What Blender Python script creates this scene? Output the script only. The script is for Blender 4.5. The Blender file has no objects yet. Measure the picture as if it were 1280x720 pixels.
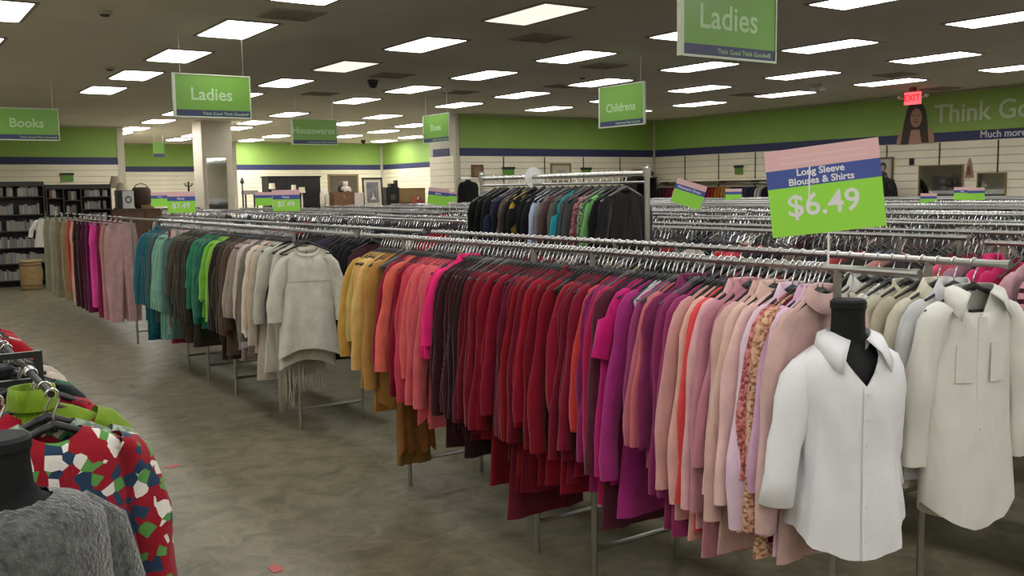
import bpy, math, random
import numpy as np
from mathutils import Vector, Matrix, Euler

PI = math.pi
SC = bpy.context.scene
COL = SC.collection

# ------------------------------------------------------------------ camera
FPX, YAW, PITCH, ROLL, EYE = 1201.9, 0.5920, -0.10226, -0.01557, 1.75
CEIL = 3.62
fw = Vector((math.sin(YAW)*math.cos(PITCH), math.cos(YAW)*math.cos(PITCH), math.sin(PITCH)))
_r = Vector((math.cos(YAW), -math.sin(YAW), 0.0)); _u = _r.cross(fw)
rt = math.cos(ROLL)*_r + math.sin(ROLL)*_u
up = -math.sin(ROLL)*_r + math.cos(ROLL)*_u
cam_d = bpy.data.cameras.new('camera'); cam = bpy.data.objects.new('camera', cam_d); COL.objects.link(cam)
cam_d.sensor_width = 36.0; cam_d.lens = FPX*36.0/1280.0; cam_d.clip_start = 0.05; cam_d.clip_end = 200
M = Matrix((rt, up, -fw)).transposed().to_4x4(); M.translation = Vector((0, 0, EYE)); cam.matrix_world = M
SC.camera = cam

# ------------------------------------------------------------------ world / exposure
w = bpy.data.worlds.new('world'); SC.world = w; w.use_nodes = True
w.node_tree.nodes['Background'].inputs[0].default_value = (0.05, 0.05, 0.05, 1)
w.node_tree.nodes['Background'].inputs[1].default_value = 0.3
SC.view_settings.view_transform = 'Standard'; SC.view_settings.look = 'None'
SC.view_settings.exposure = 0.0; SC.view_settings.gamma = 1.0; SC.view_settings.use_curve_mapping = False
LAMP = 11.0          # luminance of the ceiling panels

random.seed(7); RNG = np.random.RandomState(11)

# ------------------------------------------------------------------ pixel -> place helpers (1280x720 frame)
def ray(x, y): return fw + rt*((x-640)/FPX) - up*((y-360)/FPX)
def atz(x, y, z): d = ray(x, y); return Vector((0, 0, EYE)) + d*((z-EYE)/d.z)
def atx(x, y, X): d = ray(x, y); return Vector((0, 0, EYE)) + d*(X/d.x)
def aty(x, y, Y): d = ray(x, y); return Vector((0, 0, EYE)) + d*(Y/d.y)

# ------------------------------------------------------------------ materials
def lin(c): 
    c = c/255.0
    return c/12.92 if c <= 0.04045 else ((c+0.055)/1.055)**2.4
def col(r, g, b, k=1.0): return (min(lin(r)*k, .85), min(lin(g)*k, .85), min(lin(b)*k, .85), 1)
MATS = {}
def mat(name, c, rough=.6, metal=0.0, noise=0.0, nscale=30.0, bump=0.0, bscale=200.0, spec=.5, sheen=0.0, emit=None, wrinkle=0.0):
    if name in MATS: return MATS[name]
    m = bpy.data.materials.new(name); m.use_nodes = True; MATS[name] = m
    nt = m.node_tree; b = nt.nodes['Principled BSDF']
    b.inputs['Base Color'].default_value = c
    b.inputs['Roughness'].default_value = rough; b.inputs['Metallic'].default_value = metal
    b.inputs['Specular IOR Level'].default_value = spec
    if sheen: b.inputs['Sheen Weight'].default_value = sheen
    if emit is not None:
        b.inputs['Emission Color'].default_value = emit[0]; b.inputs['Emission Strength'].default_value = emit[1]
    tc = None
    if noise or bump or wrinkle:
        tc = nt.nodes.new('ShaderNodeTexCoord')
    if noise:
        n = nt.nodes.new('ShaderNodeTexNoise'); n.inputs['Scale'].default_value = nscale; n.inputs['Detail'].default_value = 4
        nt.links.new(tc.outputs['Object'], n.inputs['Vector'])
        r = nt.nodes.new('ShaderNodeValToRGB')
        r.color_ramp.elements[0].position = .3; r.color_ramp.elements[1].position = .7
        r.color_ramp.elements[0].color = tuple(max(0, x*(1-noise)) for x in c[:3])+(1,)
        r.color_ramp.elements[1].color = tuple(min(.9, x*(1+noise)) for x in c[:3])+(1,)
        nt.links.new(n.outputs['Fac'], r.inputs['Fac']); nt.links.new(r.outputs['Color'], b.inputs['Base Color'])
    if bump:
        n2 = nt.nodes.new('ShaderNodeTexNoise'); n2.inputs['Scale'].default_value = bscale; n2.inputs['Detail'].default_value = 3
        nt.links.new(tc.outputs['Object'], n2.inputs['Vector'])
        bp = nt.nodes.new('ShaderNodeBump'); bp.inputs['Strength'].default_value = bump; bp.inputs['Distance'].default_value = .01
        nt.links.new(n2.outputs['Fac'], bp.inputs['Height']); nt.links.new(bp.outputs['Normal'], b.inputs['Normal'])
        if wrinkle:
            mp = nt.nodes.new('ShaderNodeMapping'); mp.inputs['Scale'].default_value = (1, 1, .42); nt.links.new(tc.outputs['Object'], mp.inputs['Vector'])
            n3 = nt.nodes.new('ShaderNodeTexNoise'); n3.inputs['Scale'].default_value = 13; n3.inputs['Detail'].default_value = 1.5; n3.inputs['Distortion'].default_value = .6
            nt.links.new(mp.outputs[0], n3.inputs['Vector'])
            b2 = nt.nodes.new('ShaderNodeBump'); b2.inputs['Strength'].default_value = wrinkle; b2.inputs['Distance'].default_value = .025
            nt.links.new(n3.outputs['Fac'], b2.inputs['Height']); nt.links.new(b2.outputs['Normal'], bp.inputs['Normal'])
    return m
FABK = 1.0
def fab(rgb, kind='plain'):
    name = 'fabric_%s_%d_%d_%d' % (kind, *rgb)
    if name in MATS: return MATS[name]
    c = col(*rgb, k=FABK)
    if kind == 'plain': return mat(name, c, .9, noise=.10, nscale=14, bump=.2, bscale=260, spec=.2, sheen=.15, wrinkle=.6)
    m = mat(name, c, .92, bump=.3, bscale=200, spec=.15, sheen=.2, wrinkle=.5)
    nt = m.node_tree; b = nt.nodes['Principled BSDF']; tc = [n for n in nt.nodes if n.type == 'TEX_COORD'][0]
    if kind == 'knit':
        wv = nt.nodes.new('ShaderNodeTexWave'); wv.inputs['Scale'].default_value = 70; wv.inputs['Distortion'].default_value = 3
        wv.inputs['Detail'].default_value = 2; nt.links.new(tc.outputs['Object'], wv.inputs['Vector'])
        bp = [n for n in nt.nodes if n.type == 'BUMP'][0]; bp.inputs['Strength'].default_value = .35
        nt.links.new(wv.outputs['Fac'], bp.inputs['Height'])
    if kind in ('floral', 'motif', 'speck', 'blotch'):
        v = nt.nodes.new('ShaderNodeTexVoronoi'); v.inputs['Scale'].default_value = {'floral': 105, 'motif': 34, 'speck': 90, 'blotch': 16}[kind]
        nt.links.new(tc.outputs['Object'], v.inputs['Vector'])
        r = nt.nodes.new('ShaderNodeValToRGB'); r.color_ramp.interpolation = 'CONSTANT'
        pal = {'floral': [tuple(x*.55 for x in c[:3]), tuple(min(.7, x*1.25+.06) for x in c[:3]), c[:3], tuple(min(.7, x*1.5+.1) for x in c[:3])],
               'motif': [c[:3], c[:3], (.75, .72, .66), (.02, .05, .10), c[:3], (.10, .30, .07)],
               'blotch': [(.012, .012, .013), c[:3], (.012, .012, .013)], 'speck': [c[:3], tuple(min(.85, x*1.6+.05) for x in c[:3]), c[:3]]}[kind]
        els = r.color_ramp.elements
        while len(els) < len(pal): els.new(.5)
        for i, p in enumerate(pal): els[i].position = i/len(pal); els[i].color = tuple(p)+(1,)
        sx = nt.nodes.new('ShaderNodeSeparateColor'); nt.links.new(v.outputs['Color'], sx.inputs['Color'])
        nt.links.new(sx.outputs[0], r.inputs['Fac']); nt.links.new(r.outputs['Color'], b.inputs['Base Color'])
    if kind == 'stripe':
        s = nt.nodes.new('ShaderNodeSeparateXYZ'); nt.links.new(tc.outputs['Object'], s.inputs[0])
        mm = nt.nodes.new('ShaderNodeMath'); mm.operation = 'MULTIPLY'; mm.inputs[1].default_value = 22
        nt.links.new(s.outputs['Z'], mm.inputs[0])
        fr = nt.nodes.new('ShaderNodeMath'); fr.operation = 'FRACT'; nt.links.new(mm.outputs[0], fr.inputs[0])
        r = nt.nodes.new('ShaderNodeValToRGB'); r.color_ramp.interpolation = 'CONSTANT'
        r.color_ramp.elements[0].color = c; r.color_ramp.elements[1].position = .55; r.color_ramp.elements[1].color = (.045, .01, .02, 1)
        nt.links.new(fr.outputs[0], r.inputs['Fac']); nt.links.new(r.outputs['Color'], b.inputs['Base Color'])
    return m

M_CHROME = mat('chrome', (.50, .50, .48, 1), .30, 1.0)
M_RAIL2 = mat('rail_worn', (.36, .36, .34, 1), .38, .95)
M_STEEL = mat('dull_steel', (.34, .34, .31, 1), .38, .9)
M_HBLACK = mat('hanger_black', (.016, .017, .018, 1), .42)
M_HCLEAR = mat('hanger_grey', (.12, .12, .12, 1), .3)
M_BLACKM = mat('black_metal', (.012, .013, .014, 1), .4)
M_GREEN = mat('wall_green', (.265, .42, .085, 1), .65, noise=.06, nscale=1.2, bump=.05, bscale=60)
M_NAVY = mat('wall_navy', (.030, .034, .105, 1), .6)
M_BOARD = mat('slatwall_cream', (.82, .76, .58, 1), .55, noise=.05, nscale=2.0)
M_WALL = mat('wall_beige', (.56, .51, .41, 1), .75, noise=.04, nscale=3)
M_TRIM = mat('trim_cream', (.50, .46, .36, 1), .6)
M_STAND = mat('slot_standard_brown', (.075, .045, .025, 1), .5)
M_CEIL = mat('ceiling_tile', (.78, .745, .64, 1), .9, noise=.05, nscale=.7, bump=.25, bscale=90)
M_VENT = mat('vent_grey', (.06, .055, .045, 1), .7)
M_VENT2 = mat('vent_dusty', (.40, .37, .30, 1), .8)
M_LENS = mat('light_lens', (.9, .88, .85, 1), .5, emit=((1.0, .985, .965, 1), LAMP))
M_LENSD = mat('light_lens_dim', (.9, .85, .8, 1), .5, emit=((1.0, .86, .74, 1), LAMP*.10))
M_LENSB = mat('light_lens_rear', (.9, .88, .85, 1), .5, emit=((1.0, .985, .965, 1), LAMP*2.8))
M_LFRAME = mat('light_frame', (.30, .27, .22, 1), .6)
M_SGREEN = mat('sign_green', (.115, .26, .032, 1), .35)
M_PGREEN = mat('price_green', (.33, .78, .07, 1), .45)
M_PNAVY = mat('price_navy', (.06, .10, .36, 1), .45)
M_PPINK = mat('price_pink', (.80, .50, .50, 1), .5)
M_SNAVY = mat('sign_navy', (.02, .026, .075, 1), .4)
M_SFRAME = mat('sign_frame', (.42, .46, .34, 1), .4)
M_LETTER = mat('sign_lettering_pale', (.32, .46, .24, 1), .5)
M_WHITE = mat('white_paint', (.74, .74, .72, 1), .5)
M_WLET = mat('lettering_white', (.8, .8, .82, 1), .5)
M_FORM = mat('display_form_black', (.008, .009, .010, 1), .65, spec=.25)
M_WOOD = mat('wood_brown', (.14, .07, .032, 1), .55, noise=.25, nscale=8)
M_DWOOD = mat('wood_dark', (.018, .014, .011, 1), .5, noise=.2, nscale=6)
M_TAN = mat('wicker_tan', (.27, .18, .07, 1), .8, noise=.2, nscale=40, bump=.6, bscale=120)
M_MIRROR = mat('mirror_glass', (.70, .72, .68, 1), .04, 1.0)
M_SKIN = mat('print_skin', (.42, .24, .16, 1), .6)
M_HAIR = mat('print_hair', (.05, .028, .018, 1), .6)
M_PRED = mat('print_red', (.30, .04, .03, 1), .6)

# floor: mottled worn stone-look sheet
def floor_mat():
    m = mat('floor_sheet', (.22, .20, .14, 1), .42, spec=.35)
    nt = m.node_tree; b = nt.nodes['Principled BSDF']
    tc = nt.nodes.new('ShaderNodeTexCoord'); mp = nt.nodes.new('ShaderNodeMapping'); mp.inputs['Scale'].default_value = (1.0, 1.0, 1.0)
    nt.links.new(tc.outputs['Object'], mp.inputs['Vector'])
    n1 = nt.nodes.new('ShaderNodeTexNoise'); n1.inputs['Scale'].default_value = 5.5; n1.inputs['Detail'].default_value = 9; n1.inputs['Roughness'].default_value = .68; n1.inputs['Distortion'].default_value = .8
    nt.links.new(mp.outputs[0], n1.inputs['Vector'])
    r = nt.nodes.new('ShaderNodeValToRGB'); e = r.color_ramp.elements
    e[0].position = .30; e[0].color = (.096, .084, .048, 1); e[1].position = .72; e[1].color = (.235, .212, .140, 1)
    k = e.new(.5); k.color = (.164, .147, .093, 1)
    nt.links.new(n1.outputs['Fac'], r.inputs['Fac']); nt.links.new(r.outputs['Color'], b.inputs['Base Color'])
    rr = nt.nodes.new('ShaderNodeMapRange'); rr.inputs[3].default_value = .5; rr.inputs[4].default_value = .36
    nt.links.new(n1.outputs['Fac'], rr.inputs[0]); nt.links.new(rr.outputs[0], b.inputs['Roughness'])
    return m
M_FLOOR = floor_mat()

# ------------------------------------------------------------------ mesh helpers
class MB:
    def __init__(s): s.v = []; s.f = []; s.mi = []; s.n = 0
    def add(s, V, F, mi=0):
        V = np.asarray(V, float); s.v.append(V); o = s.n
        for f in F: s.f.append(tuple(i+o for i in f)); s.mi.append(mi)
        s.n += len(V)
    def box(s, x0, x1, y0, y1, z0, z1, mi=0):
        V = [(x0, y0, z0), (x1, y0, z0), (x1, y1, z0), (x0, y1, z0), (x0, y0, z1), (x1, y0, z1), (x1, y1, z1), (x0, y1, z1)]
        s.add(V, [(3, 2, 1, 0), (4, 5, 6, 7), (0, 1, 5, 4), (1, 2, 6, 5), (2, 3, 7, 6), (3, 0, 4, 7)], mi); return s
    def tube(s, pts, r, n=8, mi=0, cap=True, flat=None):
        pts = [np.array(p, float) for p in pts]; rs = r if hasattr(r, '__len__') else [r]*len(pts)
        V = []; prev = None
        for i, p in enumerate(pts):
            t = (pts[min(i+1, len(pts)-1)]-pts[max(i-1, 0)]); t /= (np.linalg.norm(t)+1e-9)
            if prev is None:
                a = np.array([0, 1, 0.]) if abs(t[1]) < .9 else np.array([1., 0, 0])
            else: a = prev
            a = a-t*np.dot(a, t); a /= (np.linalg.norm(a)+1e-9); bb = np.cross(t, a); prev = a
            for k in range(n):
                q = 2*PI*k/n
                V.append(p+a*math.cos(q)*rs[i]*(flat or 1)+bb*math.sin(q)*rs[i])
        F = []
        for i in range(len(pts)-1):
            for k in range(n):
                k2 = (k+1) % n
                F.append((i*n+k, i*n+k2, (i+1)*n+k2, (i+1)*n+k))
        if cap: F.append(tuple(range(n))[::-1]); F.append(tuple((len(pts)-1)*n+k for k in range(n)))
        s.add(V, F, mi); return s
    def lathe(s, prof, n=24, sx=1, sy=1, c=(0, 0, 0), mi=0, cap=True):
        V = []
        for r, z in prof:
            for k in range(n):
                q = 2*PI*k/n; V.append((c[0]+r*sx*math.cos(q), c[1]+r*sy*math.sin(q), c[2]+z))
        F = []
        for i in range(len(prof)-1):
            for k in range(n):
                k2 = (k+1) % n; F.append((i*n+k, i*n+k2, (i+1)*n+k2, (i+1)*n+k))
        if cap: F.append(tuple(range(n))[::-1]); F.append(tuple((len(prof)-1)*n+k for k in range(n)))
        s.add(V, F, mi); return s
    def poly(s, pts, y0, y1, mi=0):   # xz outline extruded in y
        n = len(pts); V = [(x, y0, z) for x, z in pts]+[(x, y1, z) for x, z in pts]
        F = [tuple(range(n)), tuple(range(2*n-1, n-1, -1))]+[(i, i+n, (i+1) % n+n, (i+1) % n) for i in range(n)]
        s.add(V, F, mi); return s
    def mesh(s, name, mats, smooth=False):
        me = bpy.data.meshes.new(name)
        V = np.concatenate(s.v) if s.v else np.zeros((0, 3))
        me.from_pydata(V.tolist(), [], s.f)
        if not isinstance(mats, (list, tuple)): mats = [mats]
        for m in mats: me.materials.append(m)
        if len(mats) > 1: me.polygons.foreach_set('material_index', s.mi)
        if smooth: me.polygons.foreach_set('use_smooth', [True]*len(me.polygons))
        me.update(); return me
    def build(s, name, mats, parent=None, loc=(0, 0, 0), smooth=False, rot=None):
        return link(name, s.mesh(name, mats, smooth), parent, loc, rot)

def link(name, data, parent=None, loc=(0, 0, 0), rot=None, scale=None):
    o = bpy.data.objects.new(name, data); COL.objects.link(o)
    if parent is not None: o.parent = parent
    o.location = loc
    if rot: o.rotation_euler = rot
    if scale: o.scale = scale
    return o
def tag(o, label, cat, group=None, kind=None):
    o['label'] = label; o['category'] = cat
    if group: o['group'] = group
    if kind: o['kind'] = kind
    return o
def thing(name, label, cat, loc=(0, 0, 0), rotz=0, group=None):
    o = link(name, None, None, loc, (0, 0, rotz)); o.empty_display_size = .05
    return tag(o, label, cat, group)
def struct(o): o['kind'] = 'structure'; return o
def copy_tree(o, parent=None, depth=0):
    c = o.copy(); COL.objects.link(c)
    if parent is not None: c.parent = parent
    for ch in list(o.children): copy_tree(ch, c)
    return c
_tm = {}
def text_mesh(s, size, m, align='CENTER', bold=.0, ext=.002):
    k = (s, size, m.name, align, bold)
    if k in _tm: return _tm[k]
    cu = bpy.data.curves.new('lettering', 'FONT'); cu.body = s; cu.size = size; cu.align_x = align; cu.align_y = 'CENTER'
    cu.extrude = ext; cu.offset = bold; cu.resolution_u = 3
    ob = bpy.data.objects.new('lettering_tmp', cu); COL.objects.link(ob)
    dg = bpy.context.evaluated_depsgraph_get(); me = bpy.data.meshes.new_from_object(ob.evaluated_get(dg))
    bpy.data.objects.remove(ob); me.materials.clear(); me.materials.append(m); me.name = 'lettering'
    _tm[k] = me; return me

# ================================================================== STRUCTURE
XR, YB, XB = 18.8, 20.6, 12.35        # right wall, back wall, where the back wall starts
YL, XL = 28.2, 5.95                   # left rear wall and its end
YF, XF = 34.6, 17.2                   # far wall of the rear room and its right end
YREC = 37.0
X0, Y0 = -6.0, -7.0
Z1, Z2 = 2.60, 2.79                   # navy band

struct(MB().box(X0-.2, 22, Y0-.2, 40, -.12, 0).build('floor', M_FLOOR))
struct(MB().box(X0-.2, 22, Y0-.2, 40, CEIL, CEIL+.12).build('ceiling', M_CEIL))

_bm = {}
def board_mesh(L, h):
    k = (round(L, 3), round(h, 3))
    if k not in _bm:
        b = MB(); g = .007; d = .018; bv = .006
        V = [(0, 0, g), (L, 0, g), (L, -d+bv, g), (0, -d+bv, g), (0, -d, g+bv), (L, -d, g+bv), (L, -d, h-g-bv), (0, -d, h-g-bv), (0, -d+bv, h-g), (L, -d+bv, h-g), (L, 0, h-g), (0, 0, h-g)]
        F = [(0, 1, 2, 3), (3, 2, 5, 4), (4, 5, 6, 7), (7, 6, 9, 8), (8, 9, 10, 11), (0, 3, 4, 7, 8, 11), (1, 10, 9, 6, 5, 2)]
        b.add(V, F); _bm[k] = b.mesh('board', M_BOARD)
    return _bm[k]
def retail_wall(name, p0, p1, thick=.2, panels=None, standards=True, band=True, hb=.1645, zmin=0.0):
    """wall from p0 to p1 (front face to the right-hand side of p0->p1 seen from above is the room).  local x along wall, -y towards the room"""
    a = Vector((p0[0], p0[1], 0)); b = Vector((p1[0], p1[1], 0)); L = (b-a).length; ang = math.atan2((b-a).y, (b-a).x)
    o = struct(MB().box(0, L, 0, thick, 0, CEIL-.002).build(name, M_WALL, loc=a, rot=(0, 0, ang)))
    MB().box(0.0, L, -.02, 0, Z2, CEIL-.012).build('green_panel', M_GREEN, o)
    MB().box(0.0, L, -.026, 0, Z1, Z2).build('navy_band', M_NAVY, o)
    MB().box(0.0, L, -.032, 0, CEIL-.035, CEIL-.008).build('crown_strip', M_TRIM, o)
    n = max(1, round(L/(panels or 1.25))); pl = L/n; nb = int(round(Z1/hb)); h = Z1/nb
    for i in range(n):
        for j in range(nb):
            if j*h < zmin: continue
            link('board', board_mesh(pl-.006, h), o, (i*pl+.003, 0, j*h))
        if standards and i: MB().box(-.016, .016, -.027, 0, .1, Z1-.02).build('slot_standard', M_STAND, o, (i*pl, 0, 0))
    if not standards: pass
    return o
# the wall local frame has room on -y side: direct p0->p1 so that the room lies to the right
retail_wall('wall_back', (XB, YB), (XR, YB), panels=1.26)
# right wall, room towards -x: direction -y
retail_wall('wall_right', (XR, YB), (XR, Y0), panels=1.25)
retail_wall('wall_left_rear', (X0, YL), (XL, YL), panels=2.4, standards=False, zmin=.3)
retail_wall('wall_far', (11.35, YF), (XF, YF), panels=2.9, standards=False, zmin=.6)
retail_wall('wall_far_side', (XF, YF), (XF, YB+.2), panels=2.8, standards=False, zmin=.6)
retail_wall('wall_recess', (XL-.3, YREC), (11.5, YREC), panels=3.0, standards=False, zmin=.6)
# plain shell pieces
struct(MB().box(0, .16, 0, 8.8, 0, CEIL-.002).build('wall_recess_left', M_WALL, loc=(XL, YL+.2, 0)))
struct(MB().box(0, .16, 0, 2.2, 0, CEIL-.002).build('wall_recess_right', M_WALL, loc=(11.35, YF+.2, 0)))
MB().box(-.012, .17, -.24, -.0, 0, CEIL-.003).build('end_cap', M_TRIM, struct(MB().box(0, .16, -.03, 0, 0, CEIL-.002).build('trim_1', M_TRIM, loc=(XL+.005, YL+.2, 0))))
# return of the back wall: banded end, side of the wall box
e = struct(MB().box(-.14, 0, 0, 1.25, 0, CEIL-.002).build('wall_back_return', M_TRIM, loc=(XB, YB, 0)))
MB().box(-.16, -.14, .25, 1.05, Z1, Z2).build('navy_band', M_NAVY, e)
for j in range(16): MB().box(-.158, -.14, .02, 1.23, j*.1625+.006, (j+1)*.1625-.006).build('board', M_BOARD, e)
struct(MB().box(-.05, .05, -.05, .02, 0, CEIL-.004).build('trim_2', M_TRIM, loc=(XB-.1, YB-.03, 0)))
struct(MB().box(-.045, .0, -.045, 0, 0, CEIL-.004).build('trim_3', M_TRIM, loc=(XR-.033, YB-.033, 0)))
struct(MB().box(-.06, .06, -.03, 0, 0, CEIL-.004).build('trim_4', M_TRIM, loc=(XF-.06, YF-.035, 0)))
struct(MB().box(X0-.2, X0, Y0, 28.4, 0, CEIL-.002).build('wall_left', M_WALL))
struct(MB().box(X0, XR+.2, Y0-.2, Y0, 0, CEIL-.002).build('wall_near', M_WALL))
# square column with a mirror panel
cx0, cx1 = aty(251, 160, 25)[0], aty(289, 160, 25)[0]
cobj = struct(MB().box(cx0, cx1, 25, 25+(cx1-cx0), 0, CEIL-.002).build('column', M_WALL))
mx0, mx1 = aty(260, 240, 24.98)[0], aty(284.5, 240, 24.98)[0]; mz1 = aty(270, 197, 24.98)[2]
mr = thing('tall_mirror', 'tall framed mirror fixed to the square beige column', 'mirror', ((mx0+mx1)/2, 24.995, 0))
hw = (mx1-mx0)/2
MB().box(-hw, hw, -.02, -.001, .35, mz1).build('glass', M_MIRROR, mr, rot=(0, 0, math.radians(0)))
fm = MB().box(-hw-.04, -hw, -.035, -.001, .3, mz1+.04).box(hw, hw+.04, -.035, -.001, .3, mz1+.04).box(-hw, hw, -.035, -.001, mz1, mz1+.04).box(-hw, hw, -.035, -.001, .3, .35)
fm.build('frame', M_TRIM, mr)

# ------------------------------------------------------------------ ceiling fixtures
fr = MB()
W, L = .29, .59
for (a0, a1, b0, b1) in ((-W-.03, -W+.012, -L-.03, L+.03), (W-.012, W+.03, -L-.03, L+.03), (-W, W, -L-.03, -L+.012), (-W, W, L-.012, L+.03)):
    fr.box(a0, a1, b0, b1, -.012, -.0005)
me_fr = fr.mesh('frame', M_LFRAME)
def lens_mesh(m):
    b = MB(); a, l = W-.013, L-.013
    b.add([(-a, -l, -.001), (a, -l, -.001), (a, l, -.001), (-a, l, -.001), (-a, -l, -.011), (a, -l, -.011), (a, l, -.011), (-a, l, -.011), (-a+.05, -l+.05, -.024), (a-.05, -l+.05, -.024), (a-.05, l-.05, -.024), (-a+.05, l-.05, -.024)],
          [(0, 1, 2, 3), (11, 10, 9, 8), (4, 5, 1, 0), (5, 6, 2, 1), (6, 7, 3, 2), (7, 4, 0, 3), (8, 9, 5, 4), (9, 10, 6, 5), (10, 11, 7, 6), (11, 8, 4, 7)])
    return b.mesh('lens', m)
me_ln, me_lnb, me_lnd = lens_mesh(M_LENS), lens_mesh(M_LENSB), lens_mesh(M_LENSD)
GA, GB, GS = 8.62, 3.70, 2.447
lights = []
for i in range(-6, 5):
    for j in range(-3, 6):
        lights.append((GB+GS*j, GA+GS*i, 0))
dim = {(2, 1), (0, 1)}
far_px = [(361, 142.7), (478, 145.5), (434, 154), (479, 164), (435, 170), (480, 176), (516, 156.5), (516, 171), (198, 151.2), (169, 160.5), (149, 166), (226, 141), (223, 174), (244, 169), (318, 152.8), (345, 170), (314, 175), (296, 160)]
for (px, py) in far_px:
    p = atz(px, py, CEIL); lights.append((p.x, p.y, 0))
for n, (x, y, _) in enumerate(lights):
    ii, jj = round((y-GA)/GS), round((x-GB)/GS)
    isd = n < 99 and (ii, jj) in dim
    t = thing('ceiling_light', 'dim pinkish recessed ceiling light panel above the clothing racks' if isd else 'bright white rectangular recessed ceiling light panel', 'ceiling light', (x, y, CEIL), 0, 'dim ceiling panels' if isd else 'ceiling light panels')
    link('frame', me_fr, t); link('lens', me_lnd if isd else (me_lnb if y > 24 else me_ln), t)
vb = MB().box(-.29, .29, -.29, .29, -.006, -.0005).mesh('backing', M_VENT2)
vs = MB()
for k in range(4):
    a = .27-.06*k
    for (x0, x1, y0, y1) in ((-a, a, -a, -a+.02), (-a, a, a-.02, a), (-a, -a+.02, -a, a), (a-.02, a, -a, a)): vs.box(x0, x1, y0, y1, -.016, -.006)
vs = vs.mesh('louvre', M_VENT2)
for px, py in ((675, 47), (490, 94), (400, 117), (575, 115), (755, 82), (705, 107), (1120, 93), (1175, 110), (935, 118), (365, 18)):
    p = atz(px, py, CEIL); t = thing('ceiling_vent', 'dark square air vent set in the ceiling', 'vent', p, 0, 'ceiling air vents')
    link('backing', vb, t); link('louvre', vs, t)
for k, (px, py, lab) in enumerate(((131, 14, 'small pale smoke detector on the ceiling'), (728, 95, 'small pale smoke detector on the ceiling'), (137, 84, 'small pale smoke detector on the ceiling'))):
    p = atz(px, py, CEIL); t = thing('smoke_detector', lab, 'smoke detector', p, 0, 'smoke detectors')
    MB().lathe([(.075, 0), (.075, -.02), (.06, -.035)], 20).build('base', M_TRIM, t); MB().lathe([(.05, -.035), (.045, -.05), (.02, -.055)], 16).build('sensor_cap', M_VENT, t)
for px, py in ((466, 100), (454, 175), (147, 176)):
    p = atz(px, py, CEIL); t = thing('security_camera', 'dark dome security camera under the ceiling', 'security camera', p, 0, 'dome cameras')
    MB().lathe([(.09, 0), (.09, -.05)], 20).build('mount', M_VENT, t); MB().lathe([(.08, -.05), (.075, -.09), (.05, -.125), (.015, -.14)], 20).build('dome', M_BLACKM, t, smooth=True)
p = atz(1022, 106, CEIL); t = thing('emergency_light', 'twin-headed emergency light under the ceiling', 'emergency light', p)
MB().box(-.04, .04, -.12, .12, -.05, 0).build('housing', M_TRIM, t)
for s in (-1, 1): MB().lathe([(.03, 0), (.055, -.05), (.055, -.07)], 16, c=(0, .11*s, -.05)).build('lamp_head', M_WHITE, t, smooth=True)

# ------------------------------------------------------------------ hanging signs
def hanging_sign(loc, rotz, text, label, size=.2, wdt=.92, ht=.5):
    t = thing('hanging_sign', label, 'sign', loc, rotz)
    h = wdt/2
    MB().box(-h, h, -.012, .012, .075, ht).build('green_panel', M_SGREEN, t)
    MB().box(-h, h, -.013, .013, 0, .075).build('navy_strip', M_SNAVY, t)
    f = MB().box(-h-.03, -h, -.02, .02, -.015, ht+.015).box(h, h+.012, -.02, .02, -.015, ht+.015).box(-h, h, -.02, .02, -.017, 0).box(-h, h, -.02, .02, ht, ht+.012)
    f.build('frame', M_SFRAME, t)
    for s in (-1, 1): MB().tube([(s*h*.85, 0, ht), (s*h*.85, 0, CEIL-loc[2])], .003, 5).build('wire', M_STEEL, t)
    link('lettering', text_mesh(text, size, M_LETTER, bold=.003), t, (-.02, -.0125, (.075+min(ht, .5))*.455), (PI/2, 0, 0))
    link('lettering', text_mesh('Think Good Think Goodwill', .048, M_LETTER), t, (.14, -.0135, .034), (PI/2, 0, 0))
    return t
hanging_sign((5.24, 4.95, 2.665), 0, 'Ladies', 'large green hanging Ladies sign in front of the tall rolling rack', .24, .93, .62)
hanging_sign((3.56, 11.6, 2.665), 0, 'Ladies', 'green hanging Ladies sign in front of the square column', .2, .88, .48)
hanging_sign((7.24, 17.4, 2.665), 0, 'Housewares', 'green hanging Housewares sign', .17, .88, .46)
hanging_sign((2.30, 17.2, 2.665), 0, 'Books', 'green hanging sign above the bookcases', .2, .88, .48)
hanging_sign((9.4, 11.0, 2.665), -PI/2, 'Childrens', 'green hanging Childrens sign', .17, .98, .58)
hanging_sign((9.1, 16.0, 2.665), -PI/2, 'Shoes', 'small green hanging sign near the end of the back wall', .17, .95, .5)
s7 = aty(199, 196, 30)
t = thing('hanging_sign', 'small faint green card hanging before the recessed green wall', 'sign', (s7.x, 30, s7.z))
MB().box(-.16, .16, -.008, .008, 0, .42).build('card', M_SGREEN, t); MB().box(-.16, .16, -.011, .011, .0, .09).build('navy_strip', M_SNAVY, t)
for s in (-1, 1): MB().tube([(s*.13, 0, .42), (s*.13, 0, CEIL-s7.z)], .004, 5).build('wire', M_STEEL, t)

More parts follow.
